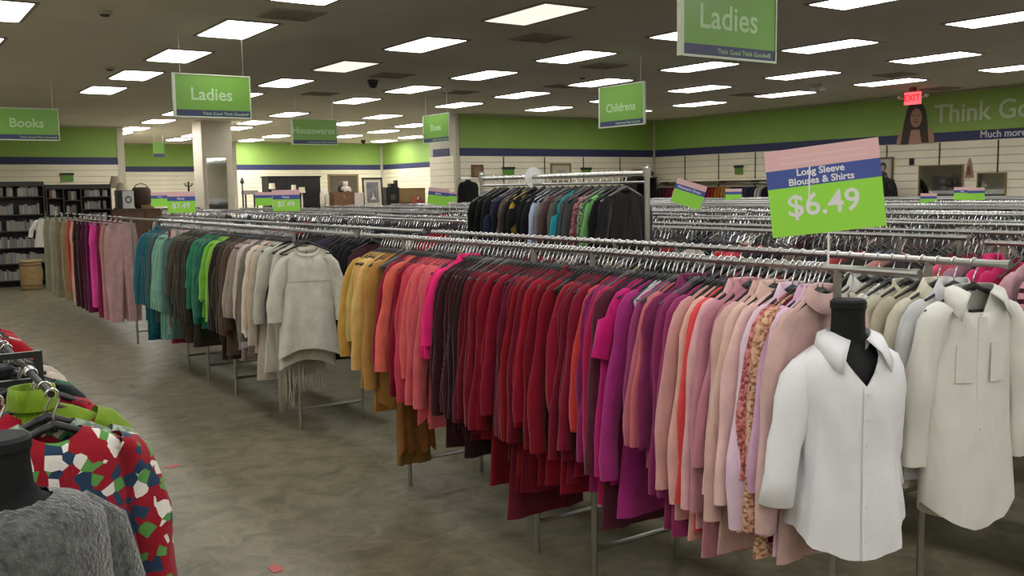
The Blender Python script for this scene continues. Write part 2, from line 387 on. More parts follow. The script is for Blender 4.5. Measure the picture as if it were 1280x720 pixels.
# ------------------------------------------------------------------ right-wall lettering, poster, exit sign
def on_right(px, py, off=.03): return atx(px, py, XR-off)
t = thing('wall_lettering', 'pale Think Good lettering on the green wall band', 'lettering', on_right(1168, 146.5, .022), -PI/2)
link('word', text_mesh('Think Good', .53, mat('lettering_pale_green', (.52, .62, .38, 1), .6), 'LEFT', .007, .006), t, (0, -.004, .04), (PI/2, 0, 0))
t = thing('wall_lettering', 'small pale Much more lettering on the navy wall band', 'lettering', on_right(1225, 168.5, .028), -PI/2)
link('word', text_mesh('Much more', .20, mat('lettering_pale_blue', (.58, .60, .66, 1), .6), 'LEFT', .004, .004), t, (0, -.003, 0), (PI/2, 0, 0))
pp = on_right(1144, 180, .03)
t = thing('wall_poster', 'printed cut-out of a long-haired woman on the green wall band', 'poster', (XR-.03, pp.y, 2.58), -PI/2)
def ell(cx, cz, a, b, n=24, t0=0, t1=2*PI): return [(cx+a*math.cos(t0+(t1-t0)*k/n), cz+b*math.sin(t0+(t1-t0)*k/n)) for k in range(n)]
MB().poly([(-.45, 0), (.45, 0), (.44, .16), (.36, .30), (.2, .36), (-.2, .36), (-.36, .28), (-.43, .14)], -.012, 0).build('shoulders_print', M_SKIN, t)
MB().poly([(-.34, 0), (-.16, 0), (-.1, .3), (.1, .3), (.16, .02), (.32, .02), (.27, .42), (.22, .7), (.12, .86), (0, .92), (-.12, .88), (-.21, .72), (-.28, .4)], -.018, -.012).build('hair_print', M_HAIR, t)
MB().poly(ell(.02, .55, .135, .2), -.024, -.018).build('face_print', M_SKIN, t)
MB().poly(ell(.02, .46, .055, .018, 12), -.028, -.024).build('mouth_print', M_PRED, t)
for s in (-1, 1): MB().poly(ell(.02+.055*s, .6, .022, .012, 10), -.028, -.024).build('eye_print', M_HAIR, t)
MB().poly([(0, .5), (.04, .5), (.03, .58), (.015, .58)], -.028, -.024).build('nose_print', mat('print_skin_dark', (.33, .17, .11, 1), .6), t)
pe = atx(1141, 120, 17.3)
t = thing('exit_sign', 'glowing red EXIT sign with side lamps above the poster', 'exit sign', (17.3, pe.y, CEIL-.33), -PI/2)
MB().box(-.17, .17, -.03, .03, 0, .24).build('face', mat('exit_red', (.6, .05, .06, 1), .5, emit=((1, .12, .14, 1), 1.3)), t)
MB().box(-.19, .19, -.035, .035, .24, .26).build('top_trim', M_PRED, t); MB().box(-.05, .05, -.05, .05, .26, .33).build('mount', M_PRED, t)
link('lettering', text_mesh('EXIT', .17, mat('exit_letter', (.5, .02, .03, 1), .5, emit=((.8, .02, .03, 1), .8)), bold=.004), t, (0, -.032, .12), (PI/2, 0, 0))
for s in (-1, 1): MB().tube([(s*.19, 0, .12), (s*.25, 0, .14)], .012, 6).lathe([(.03, -.03), (.05, .02), (.05, .04)], 14, c=(s*.3, 0, .14)).build('side_lamp', M_TRIM, t, smooth=True)

# ================================================================== GARMENT BUILDERS
# local frame: origin on the rail, x along the hanger, -y is the front, z up
class Shirt:
    """surface functions of a hanging top; top = height of the neck below the rail"""
    def __init__(s, W=.195, L=.62, seed=0, d=.016, flare=.08, neck=.066, drop=.03, fold=.009, top=-.088, hem='flat', fat=1.0, waist=.05, vneck=False):
        s.vneck = vneck
        s.W, s.L, s.d, s.flare, s.neck, s.drop, s.fold, s.top, s.hem, s.fat, s.waist = W, L, d, flare, neck, drop, fold, top, hem, fat, waist
        r = np.random.RandomState(seed); s.p = r.uniform(0, 2*PI, 8); s.k = r.uniform(.85, 1.2, 8)
    def pt(s, u, v, side):           # u -1..1 across, v 0..1 down (0 neck, .14 = shoulder tip), side -1 front +1 back
        SV = .14
        ed = np.sqrt(np.maximum(0, 1-np.abs(u)**3))
        if v <= SV:
            q = v/SV; w = s.neck+(s.W-s.neck)*q; z = s.top-.070*q**1.3; dep = s.d*s.fat*(.45+.55*q); F = 0
            if side < 0: z = z-s.drop*(1-q)*((1-abs(u)) if s.vneck else (1-u*u))
            else: z = z-.008*(1-q)*(1-u*u)
        else:
            q = (v-SV)/(1-SV); w = s.W*(1-s.waist*math.sin(PI*min(1, q*1.3))+s.flare*q*q); z = s.top-.070-(s.L-.070)*q
            dep = s.d*s.fat*(1+.5*q); F = s.fold*min(1, q*1.6)
            if s.hem == 'tail': z = z-.05*q**3*(1-u*u)+.03*q**3*u*u*(1-side*.4)
            elif s.hem == 'dip': z = z-.07*q**3*u*u
            elif s.hem == 'ragged': z = z+.025*q**4*math.sin(9*u+s.p[6])
        a = F*(np.sin(4.2*s.k[0]*u+s.p[0]+1.3*v)+.6*np.sin(9.5*s.k[1]*u+s.p[1]-1.0*v)+.35*np.sin(17*s.k[2]*u+s.p[2]))
        bb = F*.5*np.sin(7*s.k[3]*u+s.p[3]+side)
        x = w*u+.008*math.sin(5*v+s.p[4])*(v > SV)
        return (x, side*dep*ed+a*(.35+.65*ed)+side*abs(bb)*ed, z)
    def body(s, nu=16, nv=15):
        vs = [0, .045, .09, .14]+[.14+.86*(k+1)/(nv-3) for k in range(nv-3)]
        us = [-math.cos(PI*k/nu) for k in range(nu+1)]
        V = []; n = 2*nu
        for v in vs:
            for u in us: V.append(s.pt(u, v, -1))
            for u in us[::-1][1:-1]: V.append(s.pt(u, v, 1))
        F = []
        for i in range(len(vs)-1):
            for k in range(n): F.append((i*n+k, i*n+(k+1) % n, (i+1)*n+(k+1) % n, (i+1)*n+k))
        m = MB(); m.add(V, F); return m
    def sleeve(s, side, length=.52, r0=.058, r1=.036, splay=.03, yb=0.0, seed=0, flat=.36, cuff=False):
        r = np.random.RandomState(seed+side+5); ph = r.uniform(0, 6.28, 3)
        W, t = s.W, s.top
        pts = [(W-.055, t-.052), (W-.028, t-.072), (W-.008, t-.108), (W+.006, t-.165)]
        if length > .3:
            n = 8
            for k in range(1, n+1):
                q = k/n; pts.append((W+.006+splay*math.sin(q*PI/2)+.007*math.sin(5*q+ph[0]), t-.165-(length-.14)*q))
        else: pts += [(W+.03+splay*.6, t-.15-(length-.13)*.6), (W+.045+splay, t-.13-length)]
        N = len(pts); V = []; na = 14
        for i, (px, pz) in enumerate(pts):
            q = i/(N-1); x0, z0 = pts[max(0, i-1)]; x1, z1 = pts[min(N-1, i+1)]
            tx, tz = x1-x0, z1-z0; l = math.hypot(tx, tz); nx, nz = -tz/l, tx/l      # normal in xz
            rad = (r0+(r1-r0)*q)*(1+.10*math.sin(14*q+ph[1])*(q > .15)*(q < .95)); ry = rad*flat*(1+.5*q)*s.fat**.5
            if i < 3: rad *= (.42, .66, .88)[i]
            yy = yb*q*q+.006*math.sin(5*q+ph[2])
            for k in range(na):
                a = 2*PI*k/na
                V.append((side*(px+nx*rad*math.cos(a)), yy+ry*math.sin(a)*(1+.22*math.sin(3*a+ph[0]+9*q)), pz+nz*rad*math.cos(a)))
        F = [(i*na+k, i*na+(k+1) % na, (i+1)*na+(k+1) % na, (i+1)*na+k) for i in range(N-1) for k in range(na)]
        m = MB(); m.add(V, F)
        m.last = pts[-1]; m.r1 = r1
        return m
    def collar(s, kind='shirt'):
        m = MB(); n = 22; V = []
        rows = {'shirt': [(.0, 1.0, -.002), (.028, .92, .0), (.030, .98, .006), (-.018, 1.38, .016)],
                'band': [(-.004, 1.0, 0), (.016, .97, .003), (.018, 1.0, .006), (-.004, 1.06, .007)],
                'turtle': [(-.015, 1.05, 0), (.022, 1.0, .0), (.05, .94, 0), (.052, 1.02, .008), (.022, 1.12, .014), (-.008, 1.16, .016)]}[kind]
        for (dz, k, dd) in rows:
            for i in range(n+1):
                a = -PI/2+2*PI*i/n          # start & end at the front centre
                c, sn = math.cos(a), math.sin(a)
                front = max(0, -sn); x = s.neck*k*c; y = (s.d*s.fat*.5+.012+dd)*sn
                gap = 0
                z = s.top+dz*(1.0)-s.drop*front*(.95 if kind != 'turtle' else .2)
                if kind == 'shirt' and dz < -.01: z -= .022*front**2; x *= 1+.1*front
                V.append((x, y-dd*.3*front, z))
        for i in range(len(rows)-1):
            for k in range(n):
                V_ = i*(n+1)+k
                m.f.append((V_, V_+1, V_+n+2, V_+n+1)); m.mi.append(0)
        m.v.append(np.array(V)); m.n = len(V); return m

def make_top(name, label, cat, group, rgb, loc, rotz=0, kind='plain', W=.195, L=.62, seed=0, sleeve=.5, collar=None, hem='flat', flare=.08, fold=.009, d=.016, top=-.088, drop=.03, mats=None, splay=.03, yb=0.0, fat=1.0, neck=.066, flat=.36, r0=.058, r1=.036, vneck=False):
    t = thing(name, label, cat, loc, rotz, group)
    m = mats or fab(rgb, kind)
    S = Shirt(W, L, seed, d, flare, neck, drop, fold, top, hem, fat, vneck=vneck)
    S.body().build('body', m, t, smooth=True)
    if sleeve:
        for s in (-1, 1): S.sleeve(s, sleeve, r0, r1, splay, yb, seed, flat).build('sleeve', m, t, smooth=True)
    if collar: S.collar(collar).build('collar', m, t, smooth=True)
    t['_s'] = 0; del t['_s']
    return t, S

def make_trousers(name, label, group, rgb, loc, rotz=0, L=.95, seed=0, W=.17, top=-.068, kind='plain', d=.016, fatl=1.0):
    t = thing(name, label, 'trousers', loc, rotz, group); m = fab(rgb, kind)
    r = np.random.RandomState(seed); p = r.uniform(0, 6.28, 6)
    def ring(cx, w, dep, z, ph, V, n=20, f=.004):
        for k in range(n):
            a = 2*PI*k/n; c, s = math.cos(a), math.sin(a)
            V.append((cx+w*np.sign(c)*abs(c)**.7, dep*np.sign(s)*abs(s)**.8+f*math.sin(6*c+ph), z))
    def tubef(V, n, rows): return [(i*n+k, i*n+(k+1) % n, (i+1)*n+(k+1) % n, (i+1)*n+k) for i in range(rows-1) for k in range(n)]
    V = []; rows = [(W*.94, top-.035), (W, top-.09), (W*1.08, top-.17), (W*1.12, top-.25), (W*1.12, top-.30)]
    for w, z in rows: ring(0, w, d*1.3, z, p[0], V)
    b = MB(); b.add(V, tubef(V, 20, len(rows))); b.build('hip', m, t, smooth=True)
    V = []
    for w, z in ((W*.95, top), (W*.95, top-.038)): ring(0, w, d*1.45, z, p[0], V, f=.002)
    b = MB(); b.add(V, tubef(V, 20, 2)); b.build('waistband', m, t, smooth=True)
    for s in (-1, 1):
        V = []; n = 9
        for i in range(n):
            q = i/(n-1); w = W*(.60-.12*q+.02*math.sin(7*q+p[1])); cx = s*(W*.53+.012*q+.006*math.sin(4*q+p[2]))
            ring(cx, w, d*(1.25+.5*q), top-.26-(L-.26)*q, p[3]+3*q+s, V, f=.006)
        b = MB(); b.add(V, tubef(V, 20, n)); b.build('leg', m, t, smooth=True)
    return t

# hangers -----------------------------------------------------------
def hook_pts(r=.0152, down=-.075, n=9):
    pts = [(0, 0, down), (0, 0, down+.022), (.006, 0, down+.036), (.017, 0, -.014)]
    for k in range(n): 
        a = math.radians(-25+220*k/(n-1)); pts.append((r*math.cos(a), 0, r*math.sin(a)))
    return pts
def hanger_arm(m, mi=0, W=.19, n=6, z0=-.075, drop=.085):
    for s in (-1, 1):
        m.tube([(0, 0, z0), (s*.03, 0, z0-.012), (s*W*.6, 0, z0-drop*.58), (s*W, 0, z0-drop)], [.011, .010, .008, .007], n, mi)
    m.tube([(-W+.01, 0, z0-drop-.004), (W-.01, 0, z0-drop-.004)], .0045, 5, mi)
    m.tube([(0, 0, z0+.008), (0, 0, z0-.02)], .009, n, mi)
    return m
M_HOOK = mat('hook_chrome', (.70, .71, .72, 1), .2, 1.0)
ME_HOOK = MB().tube(hook_pts(), .0030, 6).mesh('hook', M_HOOK, True)
ME_ARM = hanger_arm(MB()).mesh('shoulder_arm', M_HBLACK, True)
ME_ARMC = hanger_arm(MB()).mesh('shoulder_arm', M_HCLEAR, True)
_clip = MB().tube([(-.17, 0, -.075), (.17, 0, -.075)], .007, 6)
_clip.tube([(0, 0, -.06), (0, 0, -.08)], .009, 6)
ME_BAR = _clip.mesh('bar', M_HBLACK, True)
ME_CLIP = MB().box(-.016, .016, -.034, .034, -.118, -.062).mesh('clip', M_STEEL)
def hanger(loc, rotz, label, group, kind='arm'):
    t = thing('clothes_hanger', label, 'hanger', loc, rotz, group)
    link('hook', ME_HOOK, t, rot=(0, 0, random.uniform(-.2, .2)))
    if kind == 'clip': link('bar', ME_BAR, t); link('clip', ME_CLIP, t, (-.12, 0, 0)); link('clip', ME_CLIP, t, (.12, 0, 0))
    else: link('shoulder_arm', ME_ARMC if kind == 'clear' else ME_ARM, t)
    return t

# racks -------------------------------------------------------------
RZ = 1.48
def double_rack(label, xs, y0, y1, legs, group=None, z=RZ, m=None, name='clothing_rack'):
    m = m or M_RAIL2
    t = thing(name, label, 'clothing rack', ((xs[0]+xs[1])/2, (y0+y1)/2, 0), 0, group); ox, oy = (xs[0]+xs[1])/2, (y0+y1)/2
    for x in xs:
        MB().tube([(x-ox, y0-oy, z), (x-ox, y1-oy, z)], .0130, 10).build('rail', m, t, smooth=False)
        for yy in (y0, y1): MB().tube([(x-ox, yy-oy-.012, z), (x-ox, yy-oy+.012, z)], .0155, 10).build('rail_cap', m, t)
    for ly in legs:
        for x in xs: MB().tube([(x-ox, ly-oy, 0.0), (x-ox, ly-oy, z)], .0135, 8).build('leg', M_STEEL, t)
        MB().tube([(xs[0]-ox, ly-oy, .15), (xs[1]-ox, ly-oy, .15)], .012, 8).build('crossbar', M_STEEL, t)
    return t

# ================================================================== ROW 1 : the three racks along the aisle
RX, RX2 = 2.60, 3.10
double_rack('chrome double-rail rack carrying the red and pink tops', (RX, RX2), 1.70, 5.52, (1.98, 3.24, 3.68, 4.99))
double_rack('chrome double-rail rack carrying the green and beige tops', (RX, RX2), 5.66, 9.15, (6.71, 8.2, 9.0))
double_rack('chrome double-rail rack carrying the trousers', (RX, RX2), 9.25, 12.35, (9.68, 11.81))

# entry: left-edge pixel at y=400, hem pixel y, colour, words, options
R1 = [
 (432, 452, (186, 148, 70), 'mustard yellow', {}), (448, 470, (205, 170, 100), 'pale straw yellow', {}),
 (460, 548, (176, 130, 66), 'long amber gold fringed', dict(hem='ragged')), (468, 600, (138, 92, 44), 'very long ochre brown', dict(hem='ragged', sleeve=0, Wk=.55)),
 (474, 465, (160, 22, 48), 'crimson', {}), (484, 470, (214, 100, 84), 'coral', {}), (492, 500, (150, 18, 40), 'deep crimson open', {}),
 (503, 505, (190, 60, 80), 'rose red', {}), (514, 520, (205, 88, 96), 'salmon rose ruffled', dict(hem='ragged')), (524, 530, (200, 92, 98), 'dusty coral', {}),
 (536, 430, (232, 40, 120), 'hot pink', dict(collar='shirt')),
 (548, 572, (52, 18, 24), 'dark maroon', dict(flare=.15)), (558, 580, (60, 20, 26), 'dark burgundy knit', dict(kind='knit')), (568, 585, (42, 18, 22), 'blackish plum', {}),
 (578, 590, (112, 14, 28), 'garnet red', {}), (588, 595, (128, 16, 30), 'dark ruby', {}), (600, 600, (140, 14, 28), 'ruby red', {}),
 (612, 535, (150, 16, 40), 'cherry red', {}), (624, 640, (96, 18, 40), 'wine red long', {}), (634, 610, (146, 14, 26), 'blood red', {}),
 (644, 610, (120, 16, 34), 'dark cherry', {}), (653, 605, (164, 18, 34), 'bright cherry', {}), (662, 600, (134, 14, 30), 'deep red', dict(collar='band')),
 (674, 600, (150, 20, 34), 'scarlet red', {}), (684, 500, (24, 24, 24), 'black sleeveless', dict(sleeve=0)), (690, 612, (160, 26, 40), 'tomato red cardigan', dict(sleeve=.55)),
 (700, 600, (128, 20, 40), 'dull ruby', {}), (710, 605, (140, 22, 44), 'raspberry red', {}),
 (718, 470, (190, 54, 52), 'red-orange knitted', dict(kind='knit', sleeve=.6)), (728, 630, (140, 30, 90), 'magenta purple', {}),
 (738, 625, (170, 26, 78), 'vivid raspberry', {}), (746, 655, (84, 34, 50), 'dark plum brown long', {}), (752, 600, (178, 30, 110), 'bright magenta', {}),
 (758, 450, (190, 24, 110), 'magenta short-sleeved', dict(sleeve=.17, splay=.05)), (768, 640, (156, 44, 116), 'orchid purple long', {}),
 (780, 470, (190, 184, 194), 'sleeveless white-edged lilac', dict(sleeve=0)), (784, 560, (150, 62, 112), 'mauve purple', {}),
 (796, 580, (196, 100, 110), 'dusty rose', dict(sleeve=.58)), (804, 650, (120, 40, 84), 'plum', dict(collar='shirt')), (816, 655, (138, 44, 94), 'deep mauve', {}),
 (828, 665, (150, 52, 104), 'berry mauve', {}), (838, 668, (200, 150, 146), 'beige pink', {}), (846, 670, (222, 170, 160), 'blush', {}),
 (854, 660, (220, 76, 76), 'coral red', {}), (864, 680, (214, 166, 170), 'soft pink', dict(collar='shirt')), (874, 690, (186, 128, 142), 'dusty mauve', dict(collar='shirt')),
 (884, 640, (180, 120, 134), 'old rose', {}), (894, 685, (204, 168, 160), 'pale blush long', dict(collar='shirt')), (904, 690, (214, 182, 170), 'pale peach beige', dict(collar='shirt')),
 (916, 660, (226, 190, 186), 'pale peach pink', {}), (926, 660, (222, 196, 214), 'pale lilac pink', dict(collar='shirt')),
 (934, 650, (176, 96, 92), 'rose red floral print', dict(kind='floral')), (941, 690, (190, 140, 110), 'beige floral print', dict(kind='floral')),
 (946, 700, (112, 16, 40), 'long burgundy', dict(sleeve=0)), (951, 668, (210, 170, 200), 'lilac', dict(collar='shirt')), (957, 690, (214, 182, 196), 'pale orchid', dict(collar='shirt')),
 (963, 700, (206, 172, 166), 'pale pink-beige long', dict(collar='shirt')),
]
def hang_row(entries, rackx, fillers, rackname, hgroup, filler_scale=.92, zr=RZ, xoff=.25, cat='shirt'):
    prev = None
    for n, (px, hem, rgb, words, opt) in enumerate(entries):
        if rgb[0] > 105 and rgb[1] < 40 and rgb[2] < 60: rgb = (int(rgb[0]*.86), int(rgb[1]*.7), rgb[2])
        opt = dict(opt); ys = atx(px, 400, rackx-xoff).y; zh = atx(px, hem, rackx-xoff*.8).z
        L = max(.3, min(1.25, zr-.088-zh))
        items = [(ys, random.uniform(.94, 1.10), L*random.choice([1.0, 1.0, .92, .8]))]
        if fillers and prev is not None and prev-ys > .045:
            k = max(1, round((prev-ys)/.034))
            for q in range(1, k): items.append((ys+(prev-ys)*q/k, filler_scale+random.uniform(-.05, .04), max(.5, L*random.uniform(.68, 1.02))))
        prev = ys
        for q, (yy, sc, LL) in enumerate(items):
            o2 = dict(opt); wk = o2.pop('Wk', 1.0)
            if q: o2.pop('collar', None); o2.pop('hem', None)
            sl = o2.pop('sleeve', min(.74, max(.40, LL*random.uniform(.78, 1.02))))
            o2.setdefault('yb', random.uniform(-.012, .012)); o2.setdefault('splay', random.uniform(.035, .085)); o2.setdefault('flare', random.uniform(.08, .24)); o2.setdefault('flat', random.uniform(.28, .42)); o2.setdefault('r0', random.uniform(.054, .064)); o2.setdefault('r1', random.uniform(.034, .046))
            rz = random.uniform(-.05, .05)
            jit = tuple(max(2, min(250, int(c*random.uniform(.9, 1.08)))) for c in rgb) if q else rgb
            make_top('hanging_shirt', '%s top hanging on the %s' % (words, rackname), cat, '%s tops on the %s' % (words, rackname), jit, (rackx, yy, zr), rz,
                     W=.185*sc*wk, L=LL, seed=n*7+q, sleeve=sl, drop=random.uniform(.025, .06), fold=random.uniform(.007, .013), d=.014, **o2)
            hanger((rackx, yy, zr), rz, 'black plastic hanger with chrome hook on the %s' % rackname, hgroup, 'clear' if random.random() < .12 else 'arm')
hang_row(R1, RX, True, 'front rack of red and pink tops', 'hangers on the front rack')

R2 = [
 (176, 425, (24, 100, 116), 'teal blue', dict(collar='shirt')), (186, 428, (20, 84, 96), 'deep teal', {}), (192, 400, (66, 88, 84), 'slate green', {}), (204, 425, (112, 158, 142), 'seafoam green', {}),
 (212, 420, (72, 100, 92), 'grey green', {}), (218, 405, (70, 64, 50), 'olive brown', dict(sleeve=.55)), (228, 425, (56, 52, 40), 'dark olive', {}), (236, 430, (48, 44, 36), 'charcoal olive', {}),
 (246, 408, (36, 112, 84), 'emerald green', {}), (253, 404, (30, 92, 72), 'forest green', {}), (258, 404, (110, 170, 60), 'bright lime green', {}), (264, 402, (128, 176, 70), 'leaf green', {}),
 (268, 445, (44, 36, 32), 'blackish brown', dict(flare=.12)), (275, 445, (60, 48, 40), 'dark brown', {}), (280, 440, (84, 70, 58), 'taupe brown', {}), (286, 436, (70, 56, 46), 'coffee brown', {}),
 (292, 446, (150, 134, 122), 'greige', dict(sleeve=.58)), (298, 452, (190, 178, 166), 'light greige', dict(sleeve=.58)), (304, 440, (112, 108, 96), 'stone grey', {}), (310, 450, (204, 196, 180), 'ivory', {}), (318, 470, (178, 166, 150), 'oatmeal', {}),
 (326, 460, (186, 184, 168), 'pale sage cream', dict(sleeve=.56)),
]
hang_row(R2, RX, True, 'middle rack of green and beige tops', 'hangers on the middle rack')

# trousers rack
R3 = [(46, 330, (190, 188, 176), 'off-white', 's'), (58, 375, (126, 122, 98), 'khaki', 't'), (65, 380, (138, 134, 110), 'light khaki', 't'), (72, 385, (118, 110, 86), 'olive khaki', 't'), (80, 392, (140, 120, 86), 'tan', 't'),
      (87, 366, (176, 58, 40), 'rust orange', 't'), (91, 395, (186, 150, 130), 'pale peach', 't'), (94, 402, (44, 16, 24), 'black cherry', 't'), (99, 404, (52, 14, 26), 'dark wine', 't'), (104, 404, (70, 10, 40), 'deep burgundy', 't'), (109, 405, (92, 12, 60), 'berry', 't'),
      (115, 385, (216, 66, 150), 'hot pink', 't'), (122, 404, (120, 24, 66), 'raspberry', 't'), (128, 408, (168, 120, 116), 'dusty rose', 't'), (134, 405, (176, 140, 138), 'pale mauve', 't')]
prev = None
for n, (px, hem, rgb, words, kk) in enumerate(R3):
    ys = atx(px, 340, RX-.19).y; zh = atx(px, hem, RX-.17).z; L = max(.4, min(1.2, RZ-.10-zh))
    if kk == 's':
        make_top('hanging_shirt', 'off-white short-sleeved top at the end of the trousers rack', 'shirt', None, rgb, (RX, ys, RZ), .1, L=.5, sleeve=.2, seed=3, W=.18)
        hanger((RX, ys, RZ), .1, 'black plastic hanger carrying the off-white top', None); continue
    for q in range(2):
        yy = ys+q*.08
        if q and n > 0 and prev is not None and prev-ys < .13: continue
        make_trousers('hanging_trousers', '%s trousers hanging on the trousers rack' % words, '%s trousers' % words, rgb, (RX, yy, RZ), random.uniform(-.06, .06), L=L, seed=n+20*q)
        hanger((RX, yy, RZ), 0, 'clip hanger with chrome hook on the trousers rack', 'clip hangers on the trousers rack', 'clip')
    prev = ys
make_trousers('hanging_trousers', 'dusty pink trousers facing the aisle at the end of the trousers rack', None, (204, 178, 174), (RX, 9.36, RZ), math.radians(-20), L=.97, seed=77, W=.19)
hanger((RX, 9.36, RZ), math.radians(-20), 'clip hanger holding the dusty pink trousers', None, 'clip')
for n, (dy, z, L, rgb, words) in enumerate(((.07, 0, .99, (150, 112, 110), 'rosewood'), (.14, 0, 1.1, (120, 20, 56), 'dark raspberry'))):
    make_trousers('hanging_trousers', '%s trousers just behind the dusty pink pair' % words, None, rgb, (RX, 9.36+dy, RZ), math.radians(-5), L=L, seed=90+n, W=.18)
    hanger((RX, 9.36+dy, RZ), 0, 'clip hanger with chrome hook on the trousers rack', 'clip hangers on the trousers rack', 'clip')

# cream blouse and fringed scarf at the near end of the middle rack
yb_ = atx(384, 330, RX).y
t, S = make_top('cream_blouse', 'cream blouse with gathered yoke facing the aisle at the end of the middle rack', 'blouse', None, (198, 196, 182), (RX, yb_, RZ), math.radians(-16), W=.178, L=.70, top=-.135, splay=.06, seed=41, sleeve=.48, hem='dip', flare=.24, fold=.013, d=.028, drop=.045, fat=1.3, neck=.085, r0=.056, r1=.055, flat=.5)
S2 = Shirt(.178, .70, 41, .028, .24, .085, .045, .013, -.135, 'dip', 1.3)
mm = MB(); us = [-.92+1.84*k/20 for k in range(21)]
V = []
for z_ in (.325, .34, .355): V += [tuple(np.array(S2.pt(u, z_, -1))+np.array([0, -.005 if z_ == .34 else -.001, 0])) for u in us]
mm.add(V, [(i*21+k, i*21+k+1, (i+1)*21+k+1, (i+1)*21+k) for i in range(2) for k in range(20)]); mm.build('yoke_seam', fab((186, 184, 170)), t, smooth=True)
S.collar('band').build('neckband', fab((198, 196, 182)), t, smooth=True)
mm = MB().tube([np.array(S2.pt(0, .0, 1))+[0, .0, -.002], np.array(S2.pt(0, .08, 1))+[0, -.004, 0]], .004, 6); mm.build('keyhole_tie', M_HBLACK, t)
hanger((RX, yb_, RZ), math.radians(-16), 'black plastic hanger under the cream blouse', None)
# layered second hem
make_top('cream_tunic', 'cream tunic with scalloped hem directly behind the cream blouse', 'blouse', None, (188, 184, 168), (RX, yb_+.07, RZ), math.radians(-14), W=.172, L=.84, seed=43, sleeve=.44, hem='dip', flare=.2, fold=.012, d=.02, fat=1.2)
hanger((RX, yb_+.07, RZ), math.radians(-14), 'black plastic hanger under the cream tunic', None)
sc = thing('fringed_scarf', 'grey-beige knitted scarf with long fringe hanging behind the cream tunic', 'scarf', (RX, yb_+.15, RZ), math.radians(-12))
ms = fab((168, 162, 146), 'knit')
S3 = Shirt(.15, .86, 44, .016, .02, .10, .02, .012, -.11, 'flat', 1.0, 0)
S3.body().build('drape', ms, sc, smooth=True)
f = MB()
for k in range(22):
    u = -.95+1.9*k/21; b = np.array(S3.pt(u, 1, -1)); ln = .20+.09*(u < -.5)+random.uniform(-.02, .02)
    f.tube([b+[0, 0, .02], b+[random.uniform(-.008, .008), 0, -ln*.5], b+[random.uniform(-.012, .012), 0, -ln]], [.006, .005, .003], 5)
f.build('fringe', ms, sc)
MB().tube([(-.135, .03, -.2), (-.15, .02, -.7), (-.155, .0, -1.32)], [.03, .035, .03], 8, flat=.45).build('tail', ms, sc, smooth=True)
hanger((RX, yb_+.15, RZ), math.radians(-12), 'black plastic hanger under the fringed scarf', None)
# dark tops on the rail gap between middle and front racks
for n, (dy, rx) in enumerate(((.0, RX2), (.08, RX2), (.16, RX2), (.24, RX2), (.33, RX2), (.42, RX2))):
    make_top('hanging_shirt', 'black long-sleeved top hanging beside the cream blouse', 'shirt', 'black tops beside the cream blouse', (20, 20, 21), (rx, yb_+.02+dy, RZ), random.uniform(-.06, .06), W=.185, L=.8, seed=60+n, sleeve=.55, d=.013, flat=.3)
    hanger((rx, yb_+.02+dy, RZ), 0, 'black plastic hanger with chrome hook beside the cream blouse', 'hangers of the black tops')
for n in range(2):
    make_top('hanging_shirt', 'dark purple top among the black tops', 'shirt', 'dark purple tops', (52, 34, 74), (RX2, yb_+.55+.08*n, RZ), 0, W=.185, L=.7, seed=70+n, sleeve=.5, d=.013, flat=.3)
    hanger((RX2, yb_+.55+.08*n, RZ), 0, 'black plastic hanger with chrome hook beside the cream blouse', 'hangers of the black tops')

# ---------------------------------------------------------------- white display shirt on a torso form, near end of the front rack
def torso_form(loc, rotz, label, h=.62, scale=1.0, m=None):
    t = thing('torso_form', label, 'display form', loc, rotz); m = m or M_FORM; k = scale
    # profile: r (x half width), z from neck cap downwards, y ratio
    prof = [(.142, -.62, .60), (.150, -.58, .60), (.146, -.53, .60), (.138, -.45, .62), (.150, -.34, .62), (.165, -.25, .60), (.178, -.17, .55), (.165, -.12, .50), (.120, -.085, .50), (.075, -.06, .68), (.058, -.03, .95), (.055, .02, 1.0), (.056, .05, 1.0)]
    V = []; n = 28
    for r, z, q in prof:
        for i in range(n):
            a = 2*PI*i/n; V.append((r*k*math.cos(a), r*k*q*math.sin(a), z*k))
    F = [(i*n+j, i*n+(j+1) % n, (i+1)*n+(j+1) % n, (i+1)*n+j) for i in range(len(prof)-1) for j in range(n)]
    F.append(tuple(range(n))[::-1])
    b = MB(); b.add(V, F); b.build('torso', m, t, smooth=True)
    MB().lathe([(.058*k, .05*k), (.060*k, .056*k), (.060*k, .075*k), (.052*k, .083*k)], 28).build('neck_cap', m, t)
    MB().tube([(0, 0, .08*k)]+[(x, y, z+.083*k+.075) for x, y, z in hook_pts()], .003, 6).build('hook', M_CHROME, t)
    return t
pw_ = atx(1060, 404, RX-.04); rw = math.radians(-22); KS = .93
tf = torso_form(pw_, rw, 'black torso form wearing the white button shirt'); tf.scale = (KS, KS, KS)
WH = (214, 214, 216)
wm = mat('shirt_white', (.78, .79, .82, 1), .85, noise=.03, nscale=9, bump=.1, bscale=320, spec=.2, sheen=.1, wrinkle=.5)
wt = thing('white_shirt', 'crisp white button shirt with pointed collar on the black torso form', 'shirt', pw_, rw); wt.scale = (KS, KS, KS)
